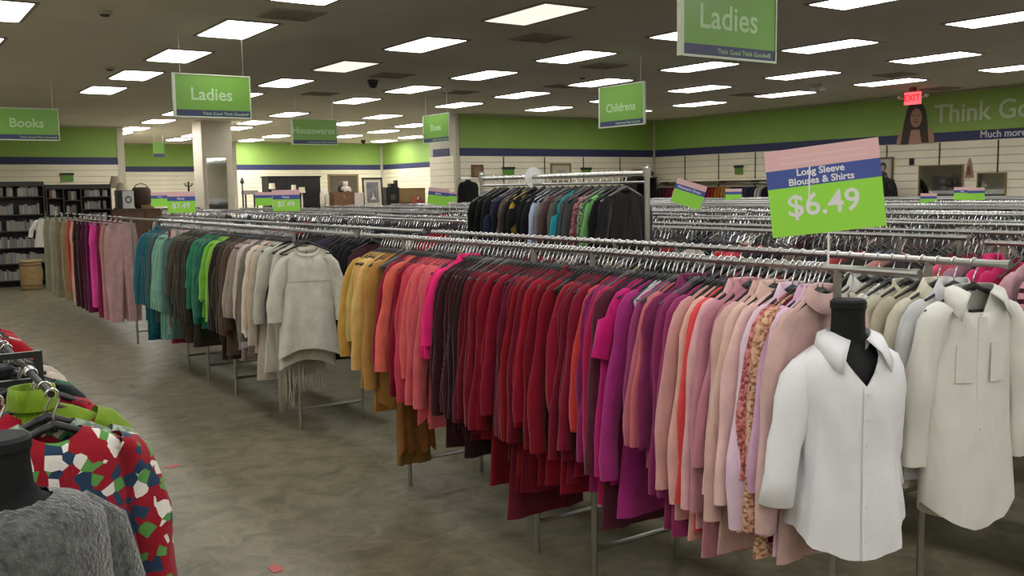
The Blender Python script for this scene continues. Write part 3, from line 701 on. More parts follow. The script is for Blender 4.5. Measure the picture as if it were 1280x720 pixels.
# full body shell around the form
prof = [(.080, -.062, .78, 0), (.130, -.078, .58, 0), (.182, -.112, .52, 0), (.200, -.16, .56, 0), (.200, -.22, .62, 0), (.192, -.30, .66, .1), (.184, -.38, .68, .25), (.184, -.46, .68, .45), (.195, -.55, .66, .7), (.208, -.64, .64, .9), (.216, -.73, .62, 1)]
n = 56; V = []
pw = RNG.uniform(0, 6.28, 6)
def shirt_surf(a, i_or_v):
    i = int(min(len(prof)-2, math.floor(i_or_v))); q = i_or_v-i
    A, B = prof[i], prof[i+1]; r, z, ry, f = [A[k]+(B[k]-A[k])*q for k in range(4)]
    c, s = math.cos(a), math.sin(a)
    fold = 1+f*.06*(math.sin(5*a+pw[0])+.7*math.sin(9*a+pw[1]+.5*z*6)+.5*math.sin(14*a+pw[2]))+.012*math.sin(7*a+22*z+pw[3])
    zz = z
    if f > .4: zz = z-(.055*(s**2)-.045*(c**2))*((f-.4)/.6)**2
    return (r*fold*np.sign(c)*abs(c)**.85, r*ry*fold*s, zz)
rows = np.linspace(0, len(prof)-1, 26)
def vneck(a):       # how far down the V opening reaches at this angle
    da = abs(((a+PI/2+PI) % (2*PI))-PI); return max(0.0, 3.6*(1-da/.62))
for v in rows:
    for k in range(n):
        a = 2*PI*k/n; V.append(shirt_surf(a, max(v, vneck(a))))
F = [(i*n+k, i*n+(k+1) % n, (i+1)*n+(k+1) % n, (i+1)*n+k) for i in range(len(rows)-1) for k in range(n)]
b = MB(); b.add(V, F); b.build('body', wm, wt, smooth=True)
# sleeves with cuffs
for s in (-1, 1):
    pts = [(.140, -.118), (.168, -.140), (.190, -.182), (.208, -.25), (.226, -.33), (.244, -.40), (.258, -.47), (.27, -.53)]
    rs = [.030, .048, .062, .066, .063, .060, .057, .056]
    ty = 0 if s < 0 else .11
    ph = 1.3 if s < 0 else 2.2
    V = []; na = 18
    for i, (x, z) in enumerate(pts):
        x0, z0 = pts[max(0, i-1)]; x1, z1 = pts[min(len(pts)-1, i+1)]; l = math.hypot(x1-x0, z1-z0); nx, nzz = -(z1-z0)/l, (x1-x0)/l
        for k in range(na):
            a = 2*PI*k/na; rr = rs[i]*(1+.06*math.sin(3*a+2.2*i+ph)); V.append((s*(x-(.075*i/7 if s > 0 else 0)+nx*rr*math.cos(a)), ty*i/7-.012*i*.5+rr*.72*math.sin(a), z+nzz*rr*math.cos(a)))
    b = MB(); b.add(V, [(i*na+k, i*na+(k+1) % na, (i+1)*na+(k+1) % na, (i+1)*na+k) for i in range(len(pts)-1) for k in range(na)])
    sl = b.build('sleeve', wm, wt, smooth=True)
    V = []
    for (x, z, rr) in ((.266, -.50, .0585), (.282, -.595, .061), (.282, -.597, .056)):
        for k in range(na):
            a = 2*PI*k/na; V.append((s*(x-(.075 if s > 0 else 0)+rr*.99*math.cos(a)), ty-.045+rr*.72*math.sin(a), z+rr*.12*math.cos(a)))
    b = MB(); b.add(V, [(i*na+k, i*na+(k+1) % na, (i+1)*na+(k+1) % na, (i+1)*na+k) for i in range(2) for k in range(na)]); b.build('cuff', wm, sl, smooth=True)
# collar: stand plus two pointed leaves, and a placket with buttons
V = []; nc = 24
for (dz, r, ry) in ((-.07, .078, .8), (-.028, .070, .95), (-.022, .074, .95)):
    for k in range(nc+1):
        a = -PI/2+.42+(2*PI-.84)*k/nc; V.append((r*math.cos(a), r*ry*math.sin(a), dz-.030*max(0, -math.sin(a))**2))
b = MB(); b.add(V, [(i*(nc+1)+k, i*(nc+1)+k+1, (i+1)*(nc+1)+k+1, (i+1)*(nc+1)+k) for i in range(2) for k in range(nc)]); b.build('collar_stand', wm, wt, smooth=True)
def collar_leaves(parent, m, r=.073, ry=.072, z0=-.022, dip=.030, ln=1.0, spread=.40):
    for s in (-1, 1):
        V = []; m_ = 14
        for k in range(m_+1):
            q = k/m_; a = PI/2-s*(PI-spread)*q           # from centre back to the front
            fr_ = max(0, -math.sin(a)); top = (r*math.cos(a), ry*math.sin(a), z0-dip*fr_**2)
            out = (.030+.050*q**2)*ln; dr = (.045+.060*q**3)*ln
            bot = ((r+out)*math.cos(a)+s*.028*q**4, (ry+out*.62*ry/r)*math.sin(a)-.012*q**3, top[2]-dr)
            mid = tuple((top[j]+bot[j])/2+(.012*math.cos(a), .008*math.sin(a), .012)[j] for j in range(3))
            V += [top, mid, bot]
        b = MB(); b.add(V, [(k*3+j, k*3+j+1, (k+1)*3+j+1, (k+1)*3+j) for k in range(m_) for j in range(2)]); o = b.build('collar_leaf', m, parent, smooth=True)
        o.modifiers.new('thickness', 'SOLIDIFY').thickness = .003
collar_leaves(wt, wm)
V = []; vv = np.linspace(3.6, len(prof)-1.02, 18)
for v in vv:
    c = np.array(shirt_surf(-PI/2, v)); 
    for dx in (-.014, -.013, .013, .014): V.append((c[0]+dx, c[1]-(.002 if abs(dx) > .0135 else .006), c[2]))
b = MB(); b.add(V, [(i*4+k, i*4+k+1, (i+1)*4+k+1, (i+1)*4+k) for i in range(len(vv)-1) for k in range(3)]); b.build('placket', wm, wt)
for v in np.linspace(4.0, 9.4, 6):
    c = np.array(shirt_surf(-PI/2, v)); MB().lathe([(.0055, 0), (.0055, .003)], 10).build('button', M_WHITE, wt, (c[0], c[1]-.006, c[2]), rot=(PI/2, 0, 0))

# blouses at the near end of the second rail: sheer white one in front
wm2 = mat('blouse_ivory', (.70, .70, .64, 1), .85, noise=.04, nscale=10, bump=.1, bscale=300, spec=.2, sheen=.1, wrinkle=.5)
r2 = math.radians(-18); yi = atx(1216, 372, RX2).y
t, S = make_top('ivory_blouse', 'ivory button blouse with chest pockets at the end of the second rail', 'blouse', None, None, (RX2+.0, yi, RZ), r2, W=.172, L=.76, top=-.095, seed=51, sleeve=.56, hem='tail', flare=.10, fold=.010, d=.034, drop=.13, fat=1.2, mats=wm2, vneck=True, r0=.064, r1=.046, flat=.55, splay=.05)
S2 = Shirt(.172, .76, 51, .034, .10, .075, .13, .010, -.095, 'tail', 1.2, vneck=True)
collar_leaves(t, wm2, .076, .040, -.075, .03, .85, .5)
V = []; vv = np.linspace(.03, .985, 16)
for v in vv:
    c = np.array(S2.pt(0, v, -1))
    for dx in (-.016, -.015, .015, .016): V.append((c[0]+dx, c[1]-(.001 if abs(dx) > .0155 else .005), c[2]))
b = MB(); b.add(V, [(i*4+k, i*4+k+1, (i+1)*4+k+1, (i+1)*4+k) for i in range(len(vv)-1) for k in range(3)]); b.build('placket', wm2, t)
for s in (-1, 1):
    V = []
    for v in (.27, .29, .36, .43):
        for u in (s*.22, s*.38, s*.56): V.append(np.array(S2.pt(u, v, -1))+[0, -.005, 0])
    b = MB(); b.add(V, [(i*3+k, i*3+k+1, (i+1)*3+k+1, (i+1)*3+k) for i in range(3) for k in range(2)]); o = b.build('pocket', wm2, t); o.modifiers.new('thickness', 'SOLIDIFY').thickness = .003
for v in (.12, .25, .38, .5, .62, .74, .86): MB().lathe([(.005, 0), (.005, .003)], 8).build('button', M_WHITE, t, tuple(np.array(S2.pt(0, v, -1))+[0, -.005, 0]), rot=(PI/2, 0, 0))
hanger((RX2, yi, RZ), r2, 'black hanger holding the ivory button blouse', None)
R12 = [((196, 198, 200), 'bluish white', dict(collar='shirt')), ((206, 202, 182), 'cream', dict(collar='shirt')), ((188, 182, 160), 'ecru', {}), ((200, 196, 176), 'pale cream', dict(collar='band')), ((196, 196, 190), 'white with grey print', dict(kind='speck')), ((182, 176, 158), 'linen beige', {}), ((204, 204, 200), 'plain white', dict(collar='shirt'))]
yy = yi+.07
for n, (rgb, words, opt) in enumerate(R12):
    make_top('hanging_shirt', '%s top behind the ivory button blouse' % words, 'shirt', None, rgb, (RX2, yy, RZ), math.radians(-14+2*n), W=.185, L=.66+.04*(n % 3), seed=120+n, sleeve=.54, drop=.05, d=.015, flat=.35, **opt)
    hanger((RX2, yy, RZ), math.radians(-14+2*n), 'black plastic hanger behind the ivory button blouse', 'hangers behind the ivory blouse'); yy += .06
# rest of the second rail : mixed dark tops, seen above the front rack
DK = [((40, 40, 44), 'charcoal'), ((28, 30, 40), 'navy black'), ((60, 52, 50), 'dark taupe'), ((120, 30, 40), 'dull red'), ((70, 70, 66), 'mid grey'), ((150, 140, 110), 'sand'), ((30, 34, 30), 'dark forest'), ((84, 60, 70), 'dusk plum'), ((170, 160, 150), 'stone')]
k = 0
while yy < 5.45:
    rgb, words = DK[(k*4+int(k/3)) % len(DK)]
    make_top('hanging_shirt', '%s top on the second rail of the front rack' % words, 'shirt', '%s tops on the second rail' % words, rgb, (RX2, yy, RZ), random.uniform(-.07, .07), W=.18, L=.66+.1*random.random(), seed=200+k % 9, sleeve=.5, d=.013, flat=.3)
    hanger((RX2, yy, RZ), random.uniform(-.07, .07), 'black plastic hanger on the second rail of the front rack', 'hangers on the second rail', 'clear' if random.random() < .25 else 'arm')
    yy += .056; k += 1

# ================================================================== tall rolling rack in the aisle behind the front rack
PA, PB = Vector((3.66, 5.80)), Vector((3.74, 4.16)); TZ = 1.83
dv = (PB-PA); TL = dv.length; ta = math.atan2(dv.y, dv.x)
t = thing('rolling_rack', 'tall chrome rolling rack standing in the aisle behind the front rack', 'clothing rack', ((PA.x+PB.x)/2, (PA.y+PB.y)/2, 0), ta)
h = TL/2
MB().tube([(-h, 0, TZ), (h, 0, TZ)], .016, 10).build('rail', M_CHROME, t); MB().tube([(-h, 0, TZ-.05), (h, 0, TZ-.05)], .009, 8).build('lower_rail', M_CHROME, t)
for s in (-1, 1):
    MB().tube([(s*h, 0, .09), (s*h, 0, TZ+.05)], .017, 10).build('post', M_CHROME, t)
    MB().lathe([(.024, 0), (.024, .05), (.012, .06)], 12, c=(s*h, 0, TZ-.02)).build('post_cap', M_CHROME, t)
    MB().tube([(s*h, -.2, .09), (s*h, .2, .09)], .014, 8).build('foot', M_STEEL, t)
    for q in (-1, 1): MB().tube([(s*h-.012, q*.18, .035), (s*h+.012, q*.18, .035)], .035, 12).build('caster', M_BLACKM, t)
MB().tube([(-h, 0, .12), (h, 0, .12)], .012, 8).build('base_bar', M_STEEL, t)
RT = [(612, (20, 20, 22), 'black', {}), (622, (16, 16, 18), 'jet black', {}), (632, (22, 22, 26), 'faded black', {}), (645, (30, 36, 62), 'navy', dict(sleeve=.2)), (652, (26, 30, 50), 'midnight blue', {}), (660, (96, 80, 74), 'dusty brown', {}), (668, (22, 22, 22), 'soft black', {}),
      (676, (170, 140, 40), 'yellow and black print', dict(kind='blotch')), (690, (18, 18, 20), 'ink black', {}), (700, (24, 24, 28), 'dark charcoal', {}), (710, (170, 182, 206), 'pale blue', {}), (718, (120, 116, 110), 'grey', {}), (726, (84, 60, 62), 'mauve brown', {}),
      (736, (88, 92, 88), 'pewter', {}), (744, (30, 130, 140), 'turquoise', dict(sleeve=.18)), (750, (66, 76, 76), 'slate', {}), (758, (70, 74, 74), 'dark slate', {}), (768, (130, 70, 76), 'pink patterned', dict(kind='floral')), (776, (90, 120, 84), 'green patterned', dict(kind='floral')), (784, (110, 170, 100), 'pale green', {}), (792, (20, 20, 20), 'plain black', {}), (800, (26, 24, 24), 'brownish black', {})]
for n, (px, rgb, words, opt) in enumerate(RT):
    q = (px-600)/212.0; q = q*.9+.04; p = PA+dv*q; opt = dict(opt); sl = opt.pop('sleeve', .45)
    make_top('hanging_shirt', '%s top on the tall rolling rack' % words, 'shirt', None, rgb, (p.x, p.y, TZ-.0), random.uniform(-.05, .05)+(ta+PI/2), W=.165, L=.55+.1*random.random(), seed=300+n, sleeve=sl, d=.013, flat=.3, **opt)
    hanger((p.x, p.y, TZ), ta+PI/2, 'grey hanger on the tall rolling rack', 'hangers on the rolling rack', 'clear' if n % 3 == 0 else 'arm')
p = PA+dv*.36
t = thing('size_divider_ring', 'white ring divider on the rail of the tall rolling rack', 'rack divider', (p.x, p.y, TZ), ta)
V = []; nn = 24
for (x, r) in ((-.004, .018), (.004, .018), (.004, .07), (-.004, .07)):
    for k in range(nn): V.append((x, r*math.cos(2*PI*k/nn), r*math.sin(2*PI*k/nn)-.008))
b = MB(); b.add(V, [(i*nn+k, ((i+1) % 4)*nn+k, ((i+1) % 4)*nn+(k+1) % nn, i*nn+(k+1) % nn) for i in range(4) for k in range(nn)]); b.build('ring', M_WHITE, t)

# ================================================================== back rows of racks with uncountable clothes
ROWS = [((4.32, 4.84), -1.2, 17.4), ((5.92, 6.40), -1.2, 18.0), ((7.70, 8.20), -.5, 18.2), ((9.20, 9.80), 0, 18.2), ((10.9, 11.4), 1, 18.2), ((12.6, 13.1), 2, 18.2), ((14.3, 14.8), 3, 18.2), ((16.0, 16.5), 4, 18.2)]
for k, (xs, y0, y1) in enumerate(ROWS):
    n = max(1, round((y1-y0)/3.6)); st = (y1-y0)/n
    for i in range(n):
        a, b_ = y0+i*st+.05, y0+(i+1)*st-.06
        rn = ('first', 'second', 'third', 'fourth', 'fifth', 'sixth', 'seventh', 'eighth')[k]
        double_rack('chrome double-rail rack in the %s packed row behind the front racks' % rn, xs, a, b_, (a+.35, b_-.35), 'racks in the %s back row' % rn, z=RZ+random.uniform(-.015, .015), m=M_RAIL2)
pal = [(34, 34, 36), (52, 50, 48), (26, 30, 42), (84, 80, 76), (120, 110, 96), (150, 30, 44), (176, 160, 140), (64, 30, 40), (40, 52, 46), (110, 118, 130), (190, 186, 176), (190, 70, 110), (90, 60, 48)]
pm = [fab(c) for c in pal]
pw8 = [.20, .15, .12, .11, .07, .05, .05, .06, .06, .05, .05, .015, .015]
def low_garment(W, L, d, top, r):
    prof = [(.06, top), (W*.72, top-.035), (W, top-.085), (W*1.12, top-.22), (W*1.05, top-.5*L), (W*1.1, top-L)]
    V = []; n = 8
    for i, (w_, z) in enumerate(prof):
        for k in range(n):
            a = 2*PI*k/n+.39; V.append((w_*math.cos(a)*1.06, d*(.6+.1*i)*math.sin(a)+.006*math.sin(3*a+i+r), z))
    F = [(i*n+k, i*n+(k+1) % n, (i+1)*n+(k+1) % n, (i+1)*n+k) for i in range(len(prof)-1) for k in range(n)]
    return V, F
LOWG = [tuple(map(np.array, [v]))+(f,) for v, f in (low_garment(.17+.012*(i % 3), .62+.07*(i % 5), .017, -.11, i*1.3) for i in range(10))]
hk = MB().tube(hook_pts(n=6), .003, 4, cap=False); hk.tube([(-.17, 0, -.155), (0, 0, -.08), (.17, 0, -.155)], .006, 4, mi=1)
HKV, HKF, HKM = np.concatenate(hk.v), hk.f, hk.mi
def packed(name_g, name_h, lines, lab_g, lab_h, step=.044):
    G = MB(); Hh = MB(); rr = np.random.RandomState(5)
    for (x, y0, y1) in lines:
        y = y0; c = 0
        while y < y1:
            if rr.rand() < .035: y += rr.uniform(.1, .35); continue
            if rr.rand() < .35: c = rr.choice(len(pal), p=pw8)
            V, F = LOWG[rr.randint(10)]; a = rr.uniform(-.12, .12); ca, sa = math.cos(a), math.sin(a)
            R = np.array([[ca, sa, 0], [-sa, ca, 0], [0, 0, 1]]); off = np.array([x, y, RZ-rr.uniform(0, .012)])
            G.add(V@R+off, F, c)
            Hh.add(HKV@R+off, [], 0); o = Hh.n-len(HKV)
            Hh.f += [tuple(i+o for i in f_) for f_ in HKF]; Hh.mi += HKM
            y += step*rr.uniform(.7, 1.4)
    g = G.build(name_g, pm, smooth=True); tag(g, lab_g, 'clothes', kind='stuff')
    h_ = Hh.build(name_h, [M_HOOK, M_HBLACK]); tag(h_, lab_h, 'hangers', kind='stuff')
ln = []
for (xs, y0, y1) in ROWS:
    for x in xs: ln.append((x, y0+.1, y1-.1))
ln.append((RX2, 6.45, 12.3))
packed('packed_clothes', 'packed_hangers', ln, 'dense mixed clothes packed on the rows of racks behind the aisle', 'dense chrome-hooked hangers packed along the back rows of rails')
# a few bright individuals at the near end of the row behind the ivory blouse
for n, (y, rgb, words, opt) in enumerate(((2.62, (206, 90, 110), 'watermelon pink', {}), (2.52, (150, 110, 130), 'faded violet', {}), (2.42, (200, 30, 100), 'fuchsia', dict(collar='shirt')), (2.34, (186, 26, 92), 'deep fuchsia', {}), (2.24, (190, 150, 160), 'pale rose-grey', {}), (2.14, (206, 150, 160), 'pink and maroon striped', dict(kind='stripe')), (2.05, (206, 160, 168), 'light pink', {}), (1.95, (206, 40, 110), 'cerise', {}))):
    make_top('hanging_shirt', '%s top on the row behind the ivory blouse' % words, 'shirt', None, rgb, (4.30, y, RZ), random.uniform(-.1, .02), W=.2, L=.8, seed=400+n, sleeve=.5, d=.018, flat=.4, **opt)
for n, (y, rgb, words) in enumerate(((4.0, (176, 40, 52), 'bright red'), (3.9, (190, 60, 76), 'rosy red'), (4.75, (188, 176, 120), 'pale yellow-beige'), (4.85, (150, 130, 100), 'camel'), (3.2, (150, 60, 60), 'brick red'), (2.95, (170, 120, 110), 'salmon grey'))):
    make_top('hanging_shirt', '%s top on the second row of racks' % words, 'shirt', None, rgb, (4.32, y, RZ+.01), random.uniform(-.1, .1), W=.2, L=.8, seed=430+n, sleeve=.5, d=.02, flat=.4)

# ================================================================== price signs
def price_sign(pos, wdt, rotz, tilt, lines, price, label, stem_to, big=False):
    ht = wdt*.80; t = thing('price_sign', label, 'price sign', pos, rotz)
    t.rotation_euler = (0, tilt, rotz); h = wdt/2
    MB().box(-h, h, -.002, .002, 0, ht*.56).build('green_band', M_PGREEN, t)
    MB().box(-h, h, -.0022, .0022, ht*.56, ht*.77).build('navy_band', M_PNAVY, t)
    MB().box(-h, h, -.002, .002, ht*.77, ht).build('pink_band', M_PPINK, t)
    k = len(lines)
    for i, s in enumerate(lines):
        link('lettering', text_mesh(s, wdt*(.088 if k > 1 else .12), M_WLET, bold=.0008, ext=.0005), t, (-.02*wdt, -.0026, ht*(.665+(.5*(k-1)-i)*.105)), (PI/2, 0, 0))
    if price: link('price_lettering', text_mesh(price, wdt*.285, M_WLET, bold=.0012, ext=.0006), t, (-.02*wdt, -.0026, ht*.33), (PI/2, 0, 0))
    inv = Euler((0, tilt, rotz)).to_matrix().inverted(); e_ = inv@Vector((0, 0, stem_to-pos[2]))
    MB().tube([(0, .006, ht*.35), (0, .006, 0), tuple(e_)], .004, 6).build('stem', M_WHITE, t)
    return t
def rot_to_cam(p, extra=0.0): return math.atan2(p[0], -p[1]) - PI + PI + extra
# face the sign roughly at the photographer's side of the aisle
c = (atx(1036, 290, RX+.02)); pz = c.z
rc = math.atan2(-c.x, c.y)
st = price_sign((c.x, c.y, c.z), .356, rc, math.radians(-6.5), ['Long Sleeve', 'Blouses & Shirts'], '$6.49', 'large tilted $6.49 price sign for long sleeve blouses on the front rack', RZ, True)
MB().box(-.155, -.150, -.0045, -.003, .03, .185).build('glare_strip', M_WLET, st, (.092, 0, .02), rot=(0, math.radians(6.5), 0))  # painted highlight: thin white strip stands in for glare on the sign
for k in range(2): MB().box(-.13, .14, -.0027, -.0022, 0, .006).build('print_line', mat('print_pink_pale', (.82, .58, .58, 1), .5), st, (0, 0, .235+.02*k))
def small_sign(px, py, X, wpx, lines, price, label, tilt=0.0, railz=RZ, turn=0.0, wd=None):
    c = atx(px, py, X); Z = (c-Vector((0, 0, EYE))).dot(fw); wdt = wd or wpx*Z/FPX
    price_sign((c.x, c.y, c.z), wdt, math.atan2(-c.x, c.y)+turn, tilt, lines, price, label, railz)
small_sign(227.5, 266, RX2, 33, ['Pants'], '$7.49', 'green and navy Pants price sign over the trousers rack')
small_sign(201, 258, 4.32, 22, ['Pants'], None, 'small price sign behind the Pants price sign near the bookcases')
small_sign(358.5, 264, 4.32, 33, ['Pants'], '$7.49', 'green and navy Pants price sign before the black wardrobe')
small_sign(330, 257, 6.40, 21, [], None, 'small blank price sign beside the Pants sign by the black wardrobe')
small_sign(547, 256, 5.92, 26, ['Skirts'], None, 'tilted price sign near the end of the back wall', .12)
small_sign(562, 252, 6.40, 16, [], None, 'narrow price sign overlapping the tilted one', .1)
small_sign(856, 257, 7.70, 38, ["Women's Dress"], None, 'strongly tilted price sign beside the wall of hanging clothes', .32)
small_sign(917, 252, 14.3, 20, [], None, 'small price sign before the wall of hanging clothes')
small_sign(1160.5, 257, 12.6, 19, [], None, 'small price sign before the left wall mirror')
small_sign(1203, 250, 11.4, 20, ['Sale'], None, 'darker price sign of a pair before the wall mirrors')
small_sign(1220, 250, 10.9, 19, [], None, 'brighter price sign of a pair before the wall mirrors')

# ================================================================== near left rack: seasonal knitwear
LX, LZ = .36, 1.26
t = thing('display_rack', 'black metal rack of winter clothes beside the near aisle', 'clothing rack', (LX, 3.4, 0))
MB().tube([(0, -.80, LZ), (0, 3.2, LZ)], .009, 8).build('rail', M_BLACKM, t)
yp = atz(38, 441, 1.29).y
for yy in (yp-3.4, 2.9):
    for xx in (-.25, .045):
        MB().box(xx-.011, xx+.011, yy-.011, yy+.011, 0, 1.295).build('post', M_BLACKM, t)
    for z in (1.285, 1.205): MB().box(-.25, .045, yy-.009, yy+.009, z-.009, z+.009).build('end_bar', M_BLACKM, t)
LR = [(20, 366, (150, 22, 34), 'dark red', {}), (26, 372, (170, 26, 40), 'red knitted', dict(kind='knit')), (36, 400, (150, 14, 26), 'ruby velvet', {}), (33, 404, (176, 176, 164), 'off-white', {}), (68, 428, (96, 98, 84), 'sage grey', {}), (76, 438, (180, 170, 158), 'oyster', {}), (86, 446, (196, 184, 170), 'cream knitted', dict(kind='knit')),
      (98, 460, (30, 110, 76), 'holly green', {}), (104, 466, (24, 40, 36), 'dark pine', {}), (122, 478, (160, 26, 44), 'red', {}), (126, 486, (120, 20, 36), 'burgundy', {}), (146, 512, (30, 30, 34), 'black vest', dict(sleeve=0)), (150, 516, (166, 20, 44), 'crimson', {})]
for n, (px, py, rgb, words, opt) in enumerate(LR):
    c = atx(px, py, LX+.225); opt = dict(opt); sl = opt.pop('sleeve', .5)
    make_top('winter_top', '%s winter top on the near black rack' % words, 'sweater', None, rgb, (LX, c.y, LZ), random.uniform(-.12, .12), W=.19, L=.66, seed=500+n, sleeve=sl, d=.028, flat=.55, fat=1.3, fold=.012, r0=.062, r1=.045, top=-.10, **opt)
    hanger((LX, c.y, LZ), 0, 'black hanger on the near black rack', 'hangers on the near black rack')
c = atx(158, 526, LX+.245)
t, S = make_top('lime_turtleneck', 'lime green knitted turtleneck sweater on the near black rack', 'sweater', None, (116, 146, 34), (LX, c.y, LZ), -.06, kind='knit', W=.205, L=.62, seed=530, sleeve=.5, collar='turtle', d=.04, flat=.7, fat=1.4, top=-.088, drop=.02, r0=.07, r1=.05, neck=.058)
hanger((LX, c.y, LZ), 0, 'black hanger under the lime turtleneck', None)
for n, (dy, rgb, words, opt) in enumerate(((-.25, (110, 126, 108), 'green and white trimmed', dict(kind='speck')), (-.36, (150, 24, 40), 'red holiday motif', dict(kind='motif')),)):
    make_top('winter_top', '%s sweater beside the lime turtleneck' % words, 'sweater', None, rgb, (LX, c.y+dy, LZ), random.uniform(-.1, .1), W=.195, L=.70, seed=540+n, sleeve=.5, d=.035, flat=.6, fat=1.4, r0=.066, r1=.05, **opt)
    hanger((LX, c.y+dy, LZ), 0, 'black hanger beside the lime turtleneck', 'hangers beside the lime turtleneck')
# two dark torso forms, the near one in a grey fluffy sweater
f1 = atz(2, 540, 1.24); f1.x -= .01; fo = torso_form((f1.x, f1.y, 1.15), .2, 'near dark torso form with rounded neck cap in grey fluffy sweater'); fo.scale = (1.15, 1.15, 1.0)
M_FLUFF = mat('grey_fluff', (.075, .08, .076, 1), .95, noise=.6, nscale=38, bump=1.0, bscale=90, sheen=.5)
tg = thing('fluffy_sweater', 'grey fluffy sweater on the near dark torso form', 'sweater', (f1.x, f1.y, 1.15), .2)
V = []; n = 36; prof2 = [(.105, -.062, .78), (.165, -.082, .68), (.215, -.118, .66), (.228, -.19, .66), (.225, -.30, .68), (.215, -.42, .70), (.215, -.55, .70), (.22, -.68, .66)]
for r, z, q in prof2:
    for k in range(n):
        a = 2*PI*k/n; j = 1+.03*random.uniform(-1, 1); V.append((r*j*math.cos(a), r*q*j*math.sin(a), z+random.uniform(-.004, .004)))
b = MB(); b.add(V, [(i*n+k, i*n+(k+1) % n, (i+1)*n+(k+1) % n, (i+1)*n+k) for i in range(len(prof2)-1) for k in range(n)]); b.build('body', M_FLUFF, tg, smooth=True)
for s in (-1, 1): MB().tube([(s*.15, 0, -.13), (s*.21, 0, -.18), (s*.245, 0, -.32), (s*.26, -.02, -.5), (s*.265, -.03, -.62)], [.06, .066, .062, .056, .05], 14, flat=.8).build('sleeve', M_FLUFF, tg, smooth=True)
f2 = atz(-10, 455, 1.24); torso_form((f2.x, f2.y, 1.15), .1, 'dark torso form standing beyond the one in grey fluff')

# ================================================================== bookcases and books
YC = 20.9
def bookcase(x0, x1, top, bays, label, name='bookcase'):
    t = thing(name, label, 'bookcase', ((x0+x1)/2, YC, 0)); ox = (x0+x1)/2; D = .32
    MB().box(x0-ox, x1-ox, D-.02, D, 0, top).build('back_panel', M_DWOOD, t)
    for s in (x0, x1-.025): MB().box(s-ox, s+.025-ox, 0, D-.02, 0, top).build('side_panel', M_DWOOD, t)
    for q in bays: MB().box(q-.012-ox, q+.012-ox, .002, D-.02, .05, top-.03).build('divider', M_DWOOD, t)
    MB().box(x0+.025-ox, x1-.025-ox, -.01, D-.02, top-.09, top).build('top_panel', M_DWOOD, t)
    return t
zt = aty(28, 227, YC).z; xs0 = aty(-60, 240, YC).x; xs1 = aty(56, 240, YC).x; xs2 = aty(139, 240, YC).x
bc = bookcase(xs0, xs1-.01, zt, [], 'dark bookcase full of pale book spines behind the wicker barrel')
zt2 = aty(100, 230.5, YC).z; b1, b2 = aty(79, 240, YC).x, aty(101, 240, YC).x
bd = bookcase(xs1+.01, xs2, zt2, [b1, b2], 'dark three-bay bookcase of mixed books beside the trousers rack')
BM = [mat('book_%d' % i, tuple(q*.55 for q in c[:3])+(1,), .7) for i, c in enumerate([(.42, .40, .36, 1), (.33, .31, .27, 1), (.50, .48, .44, 1), (.22, .20, .18, 1), (.28, .30, .30, 1), (.36, .33, .24, 1)])]
BM2 = [mat('book_c%d' % i, tuple(q*.55 for q in c[:3])+(1,), .7) for i, c in enumerate([(.40, .36, .10, 1), (.10, .18, .16, 1), (.30, .08, .07, 1), (.45, .43, .36, 1), (.20, .24, .14, 1), (.12, .10, .09, 1), (.35, .30, .26, 1)])]
_bk = {}
def book_mesh(m, w_, h_):
    k = (m.name, round(w_, 3), round(h_, 2))
    if k not in _bk:
        b = MB().box(0, w_, 0, .004, 0, h_, 0).box(0, .003, .004, .17, 0, h_, 0).box(w_-.003, w_, .004, .17, 0, h_, 0).box(.003, w_-.003, .004, .165, .004, h_-.006, 1)
        _bk[k] = b.mesh('book', [m, M_WALL])
    return _bk[k]
def fill_shelf(case, x0, x1, z, hmax, mats, label, group):
    cx = case.location.x
    MB().box(x0-cx, x1-cx, .0, .30, z-.022, z).build('shelf', M_DWOOD, case)
    x = x0+.02+random.uniform(0, .06)
    while x < x1-.08:
        w_ = random.choice([.035, .045, .055, .07]); h_ = hmax*random.choice([.74, .82, .9, .97])
        if random.random() < .06: x += random.uniform(.03, .1); continue
        o = link('book', book_mesh(random.choice(mats), w_, h_), None, (x, YC+.03+random.uniform(0, .03), z+.001))
        tag(o, label, 'book', group); x += w_+.003
shelf_px = [245.5, 268, 288.5, 309.5, 329, 350]
names = ['top', 'second', 'third', 'fourth', 'fifth', 'lowest']
for k, py in enumerate(shelf_px):
    z = aty(28, py, YC).z
    fill_shelf(bc, xs0+.03, xs1-.04, z, .215, BM, 'pale book on the %s shelf of the bookcase behind the wicker barrel' % names[k], 'books on the %s shelf of the first bookcase' % names[k])
for bi, (a, b_) in enumerate(((xs1+.04, b1-.02), (b1+.02, b2-.02), (b2+.02, xs2-.03))):
    for k, py in enumerate(([247.5, 269, 290, 311], [250, 267, 289, 310], [245.5, 261, 276, 296])[bi]):
        z = aty((67, 90, 120)[bi], py, YC).z
        fill_shelf(bd, a, b_, z, (.21, .19, .20)[bi]*(.85 if bi == 2 else 1), BM2 if bi < 2 else BM, 'book on the %s shelf of the %s bay in the three-bay bookcase' % (names[k], ('narrow', 'middle', 'wide')[bi]), 'three-bay bookcase books, %s bay, %s shelf' % (('narrow', 'middle', 'wide')[bi], names[k]))
bp = atz(40, 362, 0)
t = thing('wicker_barrel', 'tan woven barrel stool on the floor before the bookcase', 'stool', (bp.x, bp.y, 0))
MB().lathe([(.17, 0), (.185, .06), (.195, .3), (.185, .5), (.18, .53)], 28).build('body', M_TAN, t, smooth=True)
MB().lathe([(.20, .53), (.205, .545), (.20, .57), (.05, .575)], 28).build('lid', mat('lid_tan', (.36, .27, .13, 1), .6), t)
for z in (.08, .46): MB().lathe([(.188, z), (.198, z+.012), (.19, z+.025)], 28, cap=False).build('hoop', M_WOOD, t)
